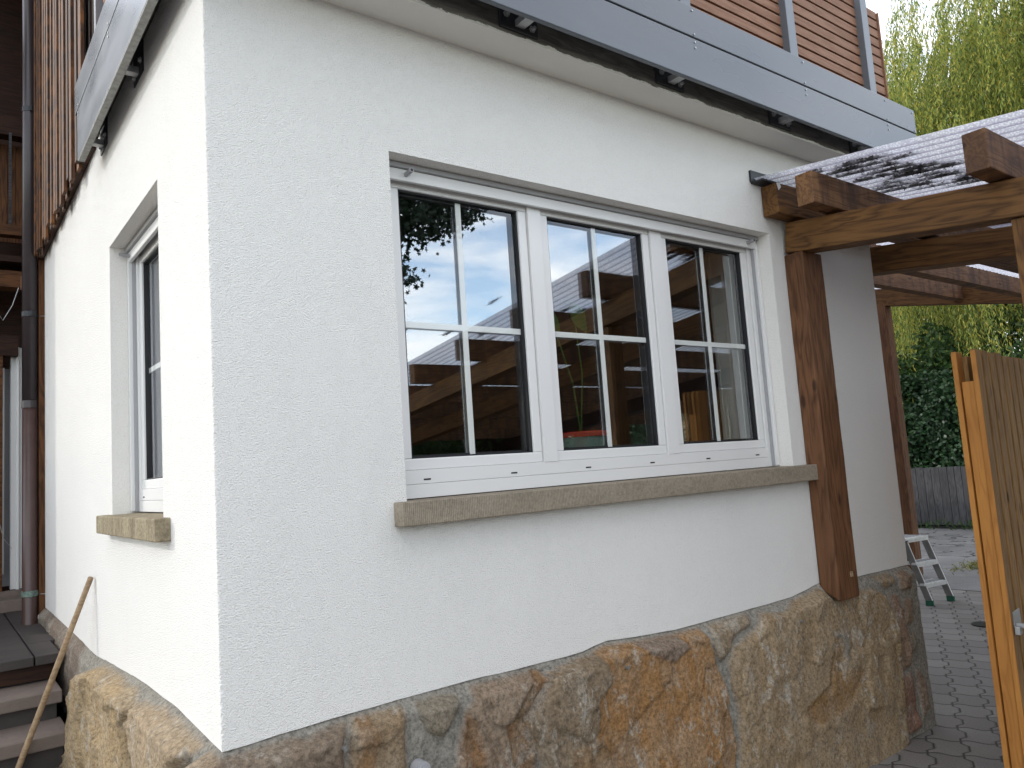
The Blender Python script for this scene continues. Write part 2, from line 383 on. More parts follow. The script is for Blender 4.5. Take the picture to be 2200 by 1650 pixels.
def mesh(name, verts, faces, mat, parent=None, mw=None, smooth=False):
    me = bpy.data.meshes.new(name); me.from_pydata([tuple(map(float, v)) for v in verts], [], faces); me.update()
    return link(name, me, mat, parent, mw, smooth)
class MB:
    """collects shapes for ONE mesh"""
    def __init__(s): s.v = []; s.f = []
    def add(s, vs_, fs_):
        b = len(s.v); s.v += [tuple(map(float, x)) for x in vs_]; s.f += [tuple(i+b for i in f) for f in fs_]; return s
    def box(s, a, b):
        x0, y0, z0 = a; x1, y1, z1 = b
        return s.add([(x0, y0, z0), (x1, y0, z0), (x1, y1, z0), (x0, y1, z0), (x0, y0, z1), (x1, y0, z1), (x1, y1, z1), (x0, y1, z1)],
                     [(0, 3, 2, 1), (4, 5, 6, 7), (0, 1, 5, 4), (1, 2, 6, 5), (2, 3, 7, 6), (3, 0, 4, 7)])
    def quad(s, *p): return s.add(p, [tuple(range(len(p)))])
    def tube(s, pts, r, n=10, cap=True):
        pts = [Vector(p) for p in pts]; rs = r if isinstance(r, (list, tuple)) else [r]*len(pts)
        b = len(s.v); prev = None
        for i, p in enumerate(pts):
            d = (pts[min(i+1, len(pts)-1)]-pts[max(i-1, 0)]).normalized()
            a = Vector((0, 0, 1)) if abs(d.z) < .9 else Vector((1, 0, 0))
            if prev is None: u = d.cross(a).normalized()
            else: u = (prev - d*prev.dot(d)).normalized()
            prev = u; v_ = d.cross(u)
            for k in range(n):
                an = 2*math.pi*k/n; s.v.append(tuple(p+(u*math.cos(an)+v_*math.sin(an))*rs[i]))
        for i in range(len(pts)-1):
            for k in range(n):
                k2 = (k+1) % n; s.f.append((b+i*n+k, b+i*n+k2, b+(i+1)*n+k2, b+(i+1)*n+k))
        if cap:
            s.f.append(tuple(b+k for k in reversed(range(n)))); e = b+(len(pts)-1)*n; s.f.append(tuple(e+k for k in range(n)))
        return s
    def build(s, name, mat, parent=None, bevel=0, smooth=False, mw=None):
        o = mesh(name, s.v, s.f, mat, parent, mw, smooth)
        if bevel:
            bv = o.modifiers.new('bevel', 'BEVEL'); bv.width = bevel; bv.segments = 2; bv.limit_method = 'ANGLE'; bv.angle_limit = R(40)
        return o
def box(name, a, b, mat, parent=None, bevel=0): return MB().box(a, b).build(name, mat, parent, bevel)
def beam(name, p0, p1, w, h, mat, parent=None, bevel=.003, upv=(0, 0, 1), wob=0, seg=1):
    """timber from p0 to p1 (centre line), grain along local X, w sideways, h along up"""
    p0 = Vector(p0); p1 = Vector(p1); x = (p1-p0); Ln = x.length; x.normalize()
    y = Vector(upv).cross(x).normalized(); z = x.cross(y)
    vs_ = []; fs_ = []
    for i in range(seg+1):
        X = Ln*i/seg
        for (a, b) in ((-1, -1), (1, -1), (1, 1), (-1, 1)):
            vs_.append((X, a*w/2+random.uniform(-wob, wob), b*h/2+random.uniform(-wob, wob)))
    for i in range(seg):
        for k in range(4):
            k2 = (k+1) % 4; fs_.append((i*4+k, i*4+k2, (i+1)*4+k2, (i+1)*4+k))
    fs_.append((3, 2, 1, 0)); e = seg*4; fs_.append((e, e+1, e+2, e+3))
    mw = Matrix((x, y, z)).transposed().to_4x4(); mw.translation = p0
    o = mesh(name, vs_, fs_, mat, parent, mw)
    if bevel:
        bv = o.modifiers.new('bevel', 'BEVEL'); bv.width = bevel; bv.segments = 2; bv.limit_method = 'ANGLE'; bv.angle_limit = R(40)
    return o
def quads_np(name, P, mat, parent=None):
    """P: (N,4,3)"""
    n = len(P); me = bpy.data.meshes.new(name)
    me.vertices.add(n*4); me.vertices.foreach_set('co', np.ascontiguousarray(P, dtype=np.float32).reshape(-1))
    me.loops.add(n*4); me.loops.foreach_set('vertex_index', np.arange(n*4, dtype=np.int32))
    me.polygons.add(n); me.polygons.foreach_set('loop_start', np.arange(0, n*4, 4, dtype=np.int32))
    me.update(calc_edges=True); me.validate()
    return link(name, me, mat, parent)
def leaf_quads(C, D, Nn, ln, wd):
    """kite leaves: base C, axis D, normal-ish Nn"""
    D = D/np.linalg.norm(D, axis=1, keepdims=True)
    W = np.cross(D, Nn); W /= (np.linalg.norm(W, axis=1, keepdims=True)+1e-9)
    ln = np.asarray(ln).reshape(-1, 1); wd = np.asarray(wd).reshape(-1, 1)
    return np.stack([C, C+D*ln*.45+W*wd*.5, C+D*ln, C+D*ln*.45-W*wd*.5], axis=1)

# =================================================================== GROUND
gx0, gx1, gy0, gy1 = -30, 8.38, -30, 40
tag(mesh('paving', [(-30, -30, 0), (8.38, -30, 0), (8.38, 40, 0), (-30, 40, 0)], [(0, 1, 2, 3)], 'paver'), 'grey wavy interlocking concrete paving round the house', kind='structure')
tag(mesh('asphalt', [(8.38, -30, .004), (14.5, -30, .004), (14.5, 40, .004), (8.38, 40, .004)], [(0, 1, 2, 3)], 'asphalt'), 'cracked grey asphalt beyond the paving', kind='structure')
tag(mesh('ground', [(-250, -250, -.006), (250, -250, -.006), (250, 250, -.006), (-250, 250, -.006)], [(0, 1, 2, 3)], 'soil'), 'earth and grass around the yard', kind='structure')

# =================================================================== HOUSE
XL, YR, XE = .629, 2.2, 4.385
house = empty('house', (2.5, 4, 0), 'white rendered house with sandstone plinth, balcony and divided window', 'house')
edgeR = [(.629, .849), (.708, .851), (.812, .856), (1.01, .861), (1.216, .864), (1.407, .865), (1.598, .860), (1.742, .857), (1.929, .857), (2.016, .876), (2.138, .867), (2.402, .848), (2.575, .846), (2.762, .849), (3.067, .849), (3.252, .852), (3.40, .868), (3.488, .885), (3.60, .880), (3.821, .866), (4.385, .856)]
edgeL = [(2.2, .849), (2.405, .858), (2.666, .871), (3.205, .863), (3.8, .832), (4.16, .808), (4.73, .822), (6.12, .83)]
def top_at(tab, s): return np.interp(s, [a for a, b in tab], [b for a, b in tab])
b = MB(); e = .006
WX0, WX1, WZ0, WZ1 = 1.225, 3.383, 1.44, 2.637       # right window opening
yD = 2.46
def poly(mb, pts, f): mb.add([f(*p) for p in pts], [tuple(range(len(pts)))])
fR = lambda s, z: (s, YR, z)
fL = lambda s, z: (XL, s, z)
def btm(tab, a, c, step=.06):
    xs = list(np.linspace(a, c, max(2, int((c-a)/step)))); return [(x, float(top_at(tab, x))+random.uniform(-.0015, .0015)) for x in xs]
lowA = btm(edgeR, XL+e, WX0); lowB = btm(edgeR, WX0, WX1); lowC = btm(edgeR, WX1, XE)
lowB[0] = lowA[-1]; lowC[0] = lowB[-1]
ZT = 3.104
poly(b, lowA+[(WX0, ZT), (XL+e, ZT)], fR)
poly(b, lowB+[(WX1, WZ0), (WX0, WZ0)], fR)
poly(b, [(WX0, WZ1), (WX1, WZ1), (WX1, ZT), (WX0, ZT)], fR)
poly(b, lowC+[(XE, ZT), (WX1, ZT)], fR)
for low in (lowA, lowB, lowC):                        # underside lip of the render
    for p, q in zip(low, low[1:]): b.quad((p[0], YR, p[1]), (p[0], YR+.05, p[1]+.004), (q[0], YR+.05, q[1]+.004), (q[0], YR, q[1]))
VY0, VY1 = 2.795, 3.70                                # left window opening
lA = btm(edgeL, YR+e, VY0); lB = btm(edgeL, VY0, VY1); lC = btm(edgeL, VY1, 6.11); lB[0] = lA[-1]; lC[0] = lB[-1]
ZL = 3.25
def rv(p): return p[::-1]
poly(b, rv(lA+[(VY0, ZL), (YR+e, ZL)]), fL)
poly(b, rv(lB+[(VY1, WZ0), (VY0, WZ0)]), fL)
poly(b, rv([(VY0, WZ1+.003), (VY1, WZ1+.003), (VY1, ZL), (VY0, ZL)]), fL)
poly(b, rv(lC+[(6.11, ZL), (VY1, ZL)]), fL)
for low in (lA, lB, lC):
    for p, q in zip(low, low[1:]): b.quad((XL, p[0], p[1]), (XL, q[0], q[1]), (XL+.05, q[0], q[1]+.004), (XL+.05, p[0], p[1]+.004))
# crumbly corner bead
zc = np.arange(.849, ZT+.004, .005); ring = []
for z in zc:
    j = random.uniform(-.0016, .0016)
    ring.append([(XL, YR+e, z), (XL+.0016+j, YR+.0016+random.uniform(-.0012, .0012), z), (XL+e, YR, z)])
base_i = len(b.v); 
for r_ in ring: b.v += r_
for i in range(len(ring)-1):
    for k in range(2):
        a_ = base_i+i*3+k; b.f.append((a_, a_+1, a_+4, a_+3))
# end wall facing +X and back of the block
b.quad((XE, YR, .856), (XE, 18, .856), (XE, 18, ZT), (XE, YR, ZT))
b.box((.95, 6.12, 0), (4.38, 18, 3.30))
b.quad((XL, 6.11, .8), (XL+.3, 6.11, .8), (XL+.3, 6.11, ZL), (XL, 6.11, ZL))
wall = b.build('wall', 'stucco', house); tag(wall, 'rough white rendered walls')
b = MB()   # reveals
for (p, q) in (((WX0, WZ0), (WX0, WZ1)), ((WX0, WZ1), (WX1, WZ1)), ((WX1, WZ1), (WX1, WZ0)), ((WX1, WZ0), (WX0, WZ0))):
    b.quad((p[0], YR, p[1]), (q[0], YR, q[1]), (q[0], yD, q[1]), (p[0], yD, p[1]))
for (p, q) in (((VY0, WZ0), (VY0, WZ1+.003)), ((VY0, WZ1+.003), (VY1, WZ1+.003)), ((VY1, WZ1+.003), (VY1, WZ0)), ((VY1, WZ0), (VY0, WZ0))):
    b.quad((XL, p[0], p[1]), (XL, q[0], q[1]), (XL+.26, q[0], q[1]), (XL+.26, p[0], p[1]))
b.build('window_reveal', 'reveal', house)
# interior shell (dark room)
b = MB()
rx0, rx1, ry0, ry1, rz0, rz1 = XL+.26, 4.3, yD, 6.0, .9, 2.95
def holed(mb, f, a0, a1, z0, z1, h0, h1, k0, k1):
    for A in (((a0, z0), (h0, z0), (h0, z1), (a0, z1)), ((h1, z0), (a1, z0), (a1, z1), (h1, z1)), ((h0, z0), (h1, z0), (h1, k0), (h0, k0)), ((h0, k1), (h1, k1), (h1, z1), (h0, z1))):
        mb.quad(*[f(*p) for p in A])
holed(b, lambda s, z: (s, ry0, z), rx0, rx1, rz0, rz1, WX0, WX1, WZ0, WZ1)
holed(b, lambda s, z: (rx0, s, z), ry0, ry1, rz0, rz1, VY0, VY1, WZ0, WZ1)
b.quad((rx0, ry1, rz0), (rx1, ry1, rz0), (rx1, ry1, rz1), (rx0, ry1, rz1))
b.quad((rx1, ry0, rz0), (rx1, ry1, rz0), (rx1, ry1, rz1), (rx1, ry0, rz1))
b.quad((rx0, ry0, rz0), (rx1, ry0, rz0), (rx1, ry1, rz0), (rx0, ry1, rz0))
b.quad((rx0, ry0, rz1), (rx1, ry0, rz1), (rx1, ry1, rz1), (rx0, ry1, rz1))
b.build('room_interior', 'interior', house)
box('interior_ledge', (WX0-.1, yD+.004, 1.50), (WX1+.3, yD+.24, 1.53), 'white', house)

# ---- plinth ---------------------------------------------------------------
STR = {
'A':[(0.59,0.84),(0.63,0.86),(0.69,0.85),(0.77,0.85),(0.84,0.83),(0.89,0.84),(0.93,0.84),(0.97,0.86),(0.99,0.86),(0.98,0.83),(0.96,0.80),(0.95,0.62),(0.59,0.60)],
'B':[(1.00,0.85),(1.03,0.86),(1.08,0.85),(1.17,0.85),(1.17,0.80),(1.16,0.73),(1.15,0.40),(0.93,0.42),(0.96,0.67),(0.98,0.80)],
'C':[(1.21,0.85),(1.30,0.85),(1.37,0.84),(1.36,0.80),(1.32,0.75),(1.29,0.73),(1.24,0.75),(1.22,0.80)],
'D':[(1.42,0.85),(1.49,0.86),(1.62,0.86),(1.71,0.84),(1.72,0.81),(1.67,0.76),(1.63,0.71),(1.62,0.64),(1.65,0.59),(1.64,0.34),(1.34,0.36),(1.32,0.57),(1.36,0.73),(1.39,0.79),(1.42,0.81)],
'E':[(1.73,0.83),(1.88,0.84),(1.97,0.88),(2.04,0.88),(2.26,0.86),(2.41,0.85),(2.56,0.86),(2.59,0.78),(2.61,0.70),(2.66,0.59),(2.67,0.48),(2.68,0.34),(2.64,0.15),(1.70,0.20),(1.67,0.53),(1.63,0.63),(1.62,0.69),(1.66,0.74),(1.71,0.79)],
'G':[(2.62,0.85),(2.77,0.86),(2.90,0.84),(2.87,0.79),(2.76,0.77),(2.72,0.72),(2.65,0.69),(2.62,0.72),(2.61,0.80)],
'H':[(2.92,0.78),(2.97,0.82),(3.13,0.81),(3.27,0.84),(3.39,0.87),(3.46,0.87),(3.51,0.81),(3.74,0.81),(3.89,0.80),(4.00,0.76),(4.06,0.68),(4.08,0.54),(4.06,0.42),(4.06,0.25),(4.04,0.10),(4.04,0.0),(3.82,-.1),(2.75,-.1),(2.68,0.14),(2.71,0.34),(2.72,0.47),(2.70,0.58),(2.70,0.68),(2.75,0.73),(2.84,0.75)],
'I':[(3.89,0.87),(4.14,0.87),(4.12,0.79),(4.04,0.78),(3.97,0.83)],
'J':[(4.19,0.84),(4.30,0.84),(4.30,0.73),(4.20,0.74)],
'K':[(4.07,0.75),(4.16,0.73),(4.18,0.61),(4.19,0.48),(4.17,0.36),(4.09,0.35),(4.10,0.50),(4.10,0.64)],
'L':[(4.22,0.69),(4.31,0.69),(4.30,0.57),(4.21,0.56)],
'M':[(4.08,0.33),(4.19,0.33),(4.20,0.17),(4.20,0.04),(4.09,0.02),(4.07,0.08),(4.08,0.24)],
'N':[(4.24,0.34),(4.32,0.27),(4.31,0.11),(4.25,0.06),(4.24,0.17)],
'O':[(4.23,0.54),(4.28,0.51),(4.28,0.42),(4.22,0.42)],
'S':[(1.00,0.38),(1.30,0.32),(1.62,0.30),(1.62,-.1),(.95,-.1)], 'T':[(.60,.56),(.92,.58),(.90,.3),(.90,-.1),(.58,-.1)]}
TINT = {'A':(.17,.13,.10),'B':(.21,.155,.10),'C':(.17,.15,.12),'D':(.21,.155,.115),'E':(.25,.14,.06),'G':(.21,.165,.115),'H':(.25,.185,.115),
 'I':(.23,.17,.11),'J':(.20,.14,.10),'K':(.20,.135,.10),'L':(.20,.14,.10),'M':(.21,.12,.09),'N':(.19,.14,.11),'O':(.17,.15,.12),'S':(.2,.15,.1),'T':(.2,.15,.1)}
PATCH = [('tanE',(.235,.18,.12),[(1.73,0.83),(1.88,0.84),(1.95,0.85),(1.99,0.74),(1.92,0.71),(1.92,0.60),(1.88,0.58),(1.79,0.56),(1.75,0.48),(1.67,0.50),(1.62,0.69),(1.66,0.74)],.022),
 ('mauveE',(.24,.18,.14),[(2.16,0.86),(2.41,0.84),(2.44,0.79),(2.34,0.75),(2.28,0.77),(2.20,0.81)],.01),
 ('domeE',(.25,.15,.07),[(1.74,0.30),(1.76,0.56),(1.86,0.58),(1.93,0.56),(1.97,0.47),(1.97,0.30)],.02),
 ('orB',(.25,.13,.05),[(1.01,0.85),(1.05,0.85),(1.07,0.79),(1.06,0.74),(1.02,0.66),(0.96,0.62),(1.00,0.79)],.008),
 ('orD',(.27,.13,.045),[(1.39,0.78),(1.42,0.76),(1.43,0.69),(1.43,0.54),(1.34,0.50),(1.37,0.70)],-.012),
 ('orD2',(.25,.13,.05),[(1.67,0.85),(1.73,0.84),(1.67,0.76),(1.63,0.71),(1.62,0.64),(1.66,0.40),(1.56,0.40),(1.54,0.70),(1.59,0.76)],-.018),
 ('greyH',(.27,.25,.21),[(3.46,0.66),(3.60,0.63),(3.58,0.54),(3.51,0.50),(3.46,0.56)],.008),
 ('orH',(.30,.17,.065),[(3.45,0.62),(3.50,0.63),(3.53,0.48),(3.71,0.43),(3.57,0.32),(3.27,0.27),(3.19,0.37),(3.38,0.44)],-.01)]
LST = {'P':[(4.28,0.70),(3.85,0.82),(3.61,0.84),(3.14,0.84),(3.03,0.81),(3.06,0.74),(2.97,0.54),(2.97,-.1),(4.45,-.1),(4.47,0.46),(4.39,0.61)],
 'Q':[(3.01,0.83),(2.77,0.86),(2.50,0.86),(2.36,0.86),(2.33,0.84),(2.42,0.75),(2.45,0.6),(2.45,.2),(2.45,-.1),(2.94,-.1),(2.94,0.56),(2.98,0.76)],
 'R':[(2.28,0.84),(2.20,0.84),(2.0,0.84),(2.0,0.5),(2.41,0.5),(2.38,0.74)]}
LT = {'P':(.30,.225,.135),'Q':(.30,.235,.165),'R':(.24,.185,.13)}
def sdist(px, pz, poly_):
    P = np.array(poly_); Q = np.roll(P, -1, 0); inside = np.zeros(px.shape, bool); d = np.full(px.shape, 9.)
    for (x1, z1), (x2, z2) in zip(P, Q):
        c_ = ((z1 > pz) != (z2 > pz)); 
        with np.errstate(divide='ignore', invalid='ignore'): xi = (x2-x1)*(pz-z1)/(z2-z1+1e-12)+x1
        inside ^= c_ & (px < xi)
        dx, dz = x2-x1, z2-z1; t_ = np.clip(((px-x1)*dx+(pz-z1)*dz)/(dx*dx+dz*dz+1e-12), 0, 1)
        d = np.minimum(d, np.hypot(px-x1-t_*dx, pz-z1-t_*dz))
    return np.where(inside, d, -d)
def vnoise(x, z, seed, f):
    r_ = np.random.default_rng(seed); G = r_.random((64, 64)); X = x*f; Z = z*f
    xi = np.floor(X).astype(int); zi = np.floor(Z).astype(int); a = X-xi; b_ = Z-zi; a = a*a*(3-2*a); b_ = b_*b_*(3-2*b_)
    g = lambda i, j: G[i % 64, j % 64]
    return (g(xi, zi)*(1-a)+g(xi+1, zi)*a)*(1-b_)+(g(xi, zi+1)*(1-a)+g(xi+1, zi+1)*a)*b_
def fbm(x, z, seed, f, o=4, ridge=False):
    s_ = 0; am = 1; tot = 0
    for i in range(o):
        n_ = vnoise(x+7.3*i, z-3.1*i, seed+i, f*2**i)
        if ridge: n_ = 1-abs(2*n_-1)
        s_ = s_+am*n_; tot += am; am *= .5
    return s_/tot
def facet(x, z, seed, f, aniso=(1, 1), tilt=.03):
    """random tilted planes per cell: cleft-stone facets"""
    r_ = np.random.default_rng(seed); xx = x*f*aniso[0]; zz = z*f*aniso[1]
    bx = np.floor(xx).astype(int); bz = np.floor(zz).astype(int); best = np.full(x.shape, 9.); h = np.zeros(x.shape)
    J = r_.random((41, 43, 2)); T = r_.uniform(-1, 1, (41, 43, 3))
    for i in (-1, 0, 1):
        for j in (-1, 0, 1):
            cx, cz = bx+i, bz+j; jj = J[cx % 41, cz % 43]; tt_ = T[cx % 41, cz % 43]
            px_, pz_ = cx+jj[..., 0], cz+jj[..., 1]; dd = np.hypot(xx-px_, zz-pz_)
            hh = tilt*(tt_[..., 0]*(xx-px_)+tt_[..., 1]*(zz-pz_)+.6*tt_[..., 2])
            k = dd < best; best = np.where(k, dd, best); h = np.where(k, hh, h)
    return h
us = np.concatenate([np.arange(-3.95, -.10, .013), np.arange(-.10, .10, .008), np.arange(.10, 3.62, .0105), np.arange(3.62, 3.86, .009), np.arange(3.86, 5.3, .04)])
nz = 84; tz = np.linspace(0, 1, nz)**1.25
U, TZ = np.meshgrid(us, tz, indexing='ij')
SX = U+XL                                     # coordinate along the right wall
SY = YR-U                                     # coordinate along the left wall
ztop = np.where(U >= 0, np.where(U > 3.756, .86, top_at(edgeR, SX)), top_at(edgeL, SY)) + .010
Z = ztop+.0-(ztop+.06)*TZ; H_ = ztop-Z
wx = (fbm(U, Z, 11, 6)-.5)*.045; wz = (fbm(U, Z, 23, 6)-.5)*.045
stone = np.zeros(U.shape); tint = np.zeros(U.shape+(3,)); tint[:] = (.30, .28, .24)
disp = -.016+.048*np.clip((H_-.004)/.055, 0, 1)**.8+.018*H_
def smooth(x_, a, b_): q = np.clip((x_-a)/(b_-a), 0, 1); return q*q*(3-2*q)
def put(key, pl, tc_, cx, cz, msk, seed, bul):
    global stone, disp, tint
    s_ = sdist(cx+wx*.8, cz+wz*.8, pl); s_ = np.where(msk, s_, -1)
    k = smooth(s_, -.004, .008)*smooth(H_, .018, .032); stone = np.maximum(stone, k)
    tint = tint*(1-k[..., None])+np.array(tc_)*(1.42, 1.36, 1.25)*k[..., None]
    k = k*smooth(H_, .022, .04); body = smooth(s_, -.002, .020)*smooth(H_, .015, .06)
    rough_ = facet(U, Z, seed, 3.6, (1, 1), .017)+facet(U, Z, seed+5, 9, (1, .8), .007)+(fbm(U, Z, seed+9, 8, 6, True)-.5)*.013
    disp = disp+body*(bul+rough_)+k*.006
for i, (k_, pl) in enumerate(STR.items()): put(k_, pl, TINT[k_], SX, Z, U > -.04, 100+i*17, .026 if k_ in 'HE' else .015)
for i, (k_, pl) in enumerate(LST.items()): put(k_, pl, LT[k_], SY, Z, U <= -.0, 900+i*17, .045)
for k_, tc_, pl, dz_ in PATCH:
    s_ = np.where(U > 0, sdist(SX+wx*.9, Z+wz*.9, pl), -1); k = smooth(s_, -.003, .006)[..., None]
    k = k*stone[..., None]; tint = tint*(1-k*.9)+np.array(tc_)*k*.9; disp = disp+smooth(s_, -.002, .010)*dz_
# far left: rough lime render instead of stone, and strata on the big left stone
far = smooth(-U, 2.15, 2.3); tint = tint*(1-far[..., None])+np.array((.21, .165, .13))*far[..., None]
disp = disp + far*(fbm(U, Z, 77, 14, 4)-.5)*.02
strata = (fbm(U*2.2, Z*.45, 55, 7, 5, True)-.5)*.035*np.where((U < -.75) & (U > -2.2), 1, 0); disp = disp+strata*stone
disp = disp+(1-stone)*(fbm(U, Z, 5, 22, 3)-.5)*.012+stone*(fbm(U, Z, 61, 30, 3, True)-.5)*.006
mort = (1-stone)*smooth(fbm(U, Z, 31, 8), .45, .65); tint = tint*(1-.4*mort[..., None])+np.array((.37, .345, .295))*.4*mort[..., None]
# positions
PX = np.where(U >= 0, np.minimum(SX, XE), XL); PY = np.where(U >= 0, YR, SY); over = np.maximum(U-3.756, 0); PY = np.where(U > 3.756, YR+over, PY)
a1 = smooth(U, -.05, .05); a2 = smooth(U, 3.706, 3.806)
ang = -math.pi+a1*math.pi/2+a2*math.pi/2       # -pi: -X, -pi/2: -Y, 0: +X
NX, NY = np.cos(ang), np.sin(ang)
V = np.stack([PX+NX*disp, PY+NY*disp, Z], -1).reshape(-1, 3)
nu = len(us); idx = np.arange(nu*nz).reshape(nu, nz)
F = np.stack([idx[:-1, :-1], idx[:-1, 1:], idx[1:, 1:], idx[1:, :-1]], -1).reshape(-1, 4)
me = bpy.data.meshes.new('plinth'); me.from_pydata(V.tolist(), [], F.tolist()); me.update()
ca = me.color_attributes.new('tint', 'FLOAT_COLOR', 'POINT'); ca.data.foreach_set('color', np.concatenate([tint.reshape(-1, 3), np.ones((len(V), 1))], 1).astype(np.float32).reshape(-1))
fa = me.attributes.new('stone', 'FLOAT', 'POINT'); fa.data.foreach_set('value', stone.reshape(-1).astype(np.float32))
pl_o = link('plinth', me, 'stone', house, smooth=True); tag(pl_o, 'plinth of large brown and ochre sandstone blocks in grey mortar')
# two pipe ends / plugs in the plinth
MB().tube([(1.19, 2.16, .665), (1.19, 2.122, .665)], .026, 20).tube([(1.19, 2.122, .665), (1.19, 2.118, .665)], .018, 20).build('pipe_stub', 'greyseal', house)
for x_, z_ in ((.943, .793), (2.07, .783), (3.20, .759)): MB().tube([(x_, 2.16, z_), (x_, 2.115, z_)], .006, 10).build('wall_plug', 'alu_dark', house)

# ---- sills ----------------------------------------------------------------
def sill(name, a, b_, mat, rotz=0):
    mb = MB(); n = 60
    x0, y0, z0 = a; x1, y1, z1 = b_
    o = MB().box(a, b_).build(name, mat, house, bevel=.004); return o
sill('window_sill', (1.177, 2.140, 1.386), (3.524, 2.33, 1.463), 'sill')
MB().box((0, 0, 0), (1.09, .16, .076)).build('window_sill', 'sill_w', house, bevel=.005, mw=Matrix.Translation((.580, 3.79, 1.385)) @ Matrix.Rotation(R(-90), 4, 'Z'))

# ---- right window -----------------------------------------------------------
def window(f, name, A0, A1, sashes, label, knobs, zf=0):
    """f(a, d, z): a along wall, d depth behind wall face"""
    def bx(nm, a0, a1, d0, d1, z0, z1, mat, par, bev=.0025):
        c = [f(a, d, z) for a in (a0, a1) for d in (d0, d1) for z in (z0, z1)]
        lo = [min(p[i] for p in c) for i in range(3)]; hi = [max(p[i] for p in c) for i in range(3)]
        return box(nm, lo, hi, mat, par, bev)
    def pbx(mb, a0, a1, d0, d1, z0, z1):
        c = [f(a, d, z) for a in (a0, a1) for d in (d0, d1) for z in (z0, z1)]
        lo = [min(p[i] for p in c) for i in range(3)]; hi = [max(p[i] for p in c) for i in range(3)]; mb.box(lo, hi)
    win = tag(MB().build(name, 'white', house), label) if False else None
    mb = MB()
    # outer frame is the window part itself: jambs, sub sill, mullions
    pbx(mb, A0, A0+.055, .100, .17, 1.466, 2.60); pbx(mb, A1-.055, A1-.002, .100, .17, 1.466, 2.60)
    pbx(mb, A0+.055, A1-.055, .1005, .17, 1.5135, 1.5605)
    pbx(mb, A0+.055, A1-.055, .1000, .168, 1.466, 1.5125)
    pbx(mb, A0, A1, .12, .17, 2.575, 2.634)
    for (s0, s1) in zip(sashes, sashes[1:]):
        pbx(mb, s0[1]+.002, s1[0]-.002, .098, .16, 1.560, 2.60)
    win = mb.build(name, 'white', house, bevel=.0012); tag(win, label)
    # guide rails + grey seal line
    for a, sg in ((A0, 1), (A1, -1)):
        c0, c1 = sorted((a+sg*.003, a+sg*.022)); bx('guide_rail', c0, c1, .070, .0985, 1.468, 2.60, 'white', win)
        c0, c1 = sorted((a+sg*.0225, a+sg*.031)); bx('guide_seal', c0, c1, .085, .0992, 1.468, 2.60, 'greyseal', win, 0)
    # roller shutter bottom rail seen under the lintel
    sh = MB(); pbx(sh, A0+.012, A1-.012, .072, .088, 2.574, 2.6165); sh = sh.build('roller_shutter', 'white', win, bevel=.003)
    bx('shutter_slot', A0+.004, A1-.004, .092, .115, 2.6225, 2.6355, 'greyseal', win, 0)
    bx('shutter_lip', A0+.006, A1-.006, .060, .0915, 2.6170, 2.6345, 'greyseal', win, .001)
    for k in knobs:
        p = Vector(f(k, .074, 2.597)); q = Vector(f(k, .030, 2.600)); MB().tube([p, q], .0085, 14).build('shutter_stop', 'greyseal', win)
        q2 = Vector(f(k, .0292, 2.600)); MB().tube([q, q2], .0055, 14).build('stop_hole', 'black', win)
    # drainage slots
    na = [A0+.14+(A1-A0-.28)*i/5 for i in range(6)] if len(sashes) > 1 else [A0+.10, A1-.12]
    for a in na: bx('drain_slot', a-.014, a+.014, .0995, .103, 1.5250, 1.5305, 'black', win, 0)
    for (s0, s1) in sashes:
        z0, z1 = 1.560, 2.59
        sa = MB(); fwid = .040
        pbx(sa, s0, s1, .108, .16, z0+.001, z0+fwid); pbx(sa, s0, s1, .108, .16, z1-fwid+.008, z1)
        pbx(sa, s0, s0+fwid, .1082, .16, z0+fwid, z1-fwid+.008); pbx(sa, s1-fwid, s1, .1082, .16, z0+fwid, z1-fwid+.008)
        sa = sa.build('sash', 'white', win, bevel=.004)
        g0, g1, h0, h1 = s0+fwid, s1-fwid, z0+fwid, z1-fwid+.008
        gs = MB()
        for (a_, b_, c_, d_) in ((g0, g0+.007, h0, h1), (g1-.007, g1, h0, h1), (g0, g1, h0, h0+.006), (g0, g1, h1-.006, h1)): pbx(gs, a_, b_, .118, .15, c_, d_)
        # deep black spacer behind the outer pane
        for (a_, b_, c_, d_) in ((g0, g0+.014, h0, h1), (g1-.014, g1, h0, h1), (g0, g1, h0, h0+.012), (g0, g1, h1-.014, h1)): pbx(gs, a_, b_, .136, .152, c_, d_)
        gs.build('glazing_seal', 'black', sa if False else win)
        cx = (g0+g1)/2; cz = 2.073
        mu = MB(); pbx(mu, cx-.0115, cx+.0115, .1325, .1395, h0, h1); pbx(mu, g0, g1, .1330, .1390, cz-.0115, cz+.0115); mu.build('glazing_bar', 'white', win, bevel=.002)
        pn = MB(); pn.quad(f(g0, .130, h0), f(g1, .130, h0), f(g1, .130, h1), f(g0, .130, h1)); pn.build('pane', 'glass', win)
        pn = MB(); pn.quad(f(g0, .1485, h0), f(g1, .1480, h0), f(g1, .1476, h1), f(g0, .1481, h1)); pn.build('pane', 'glass_in', win)
    return win
window(lambda a, d, z: (a, YR+d, z), 'window', WX0, WX1, [(1.275, 1.890), (1.961, 2.600), (2.678, 3.325)], 'wide white window of three divided casements', (1.329, 3.295))
window(lambda a, d, z: (XL+d, a, z), 'window', VY0, VY1, [(VY0+.055, VY1-.055)], 'narrow white window in the sunlit side wall', (3.655,))

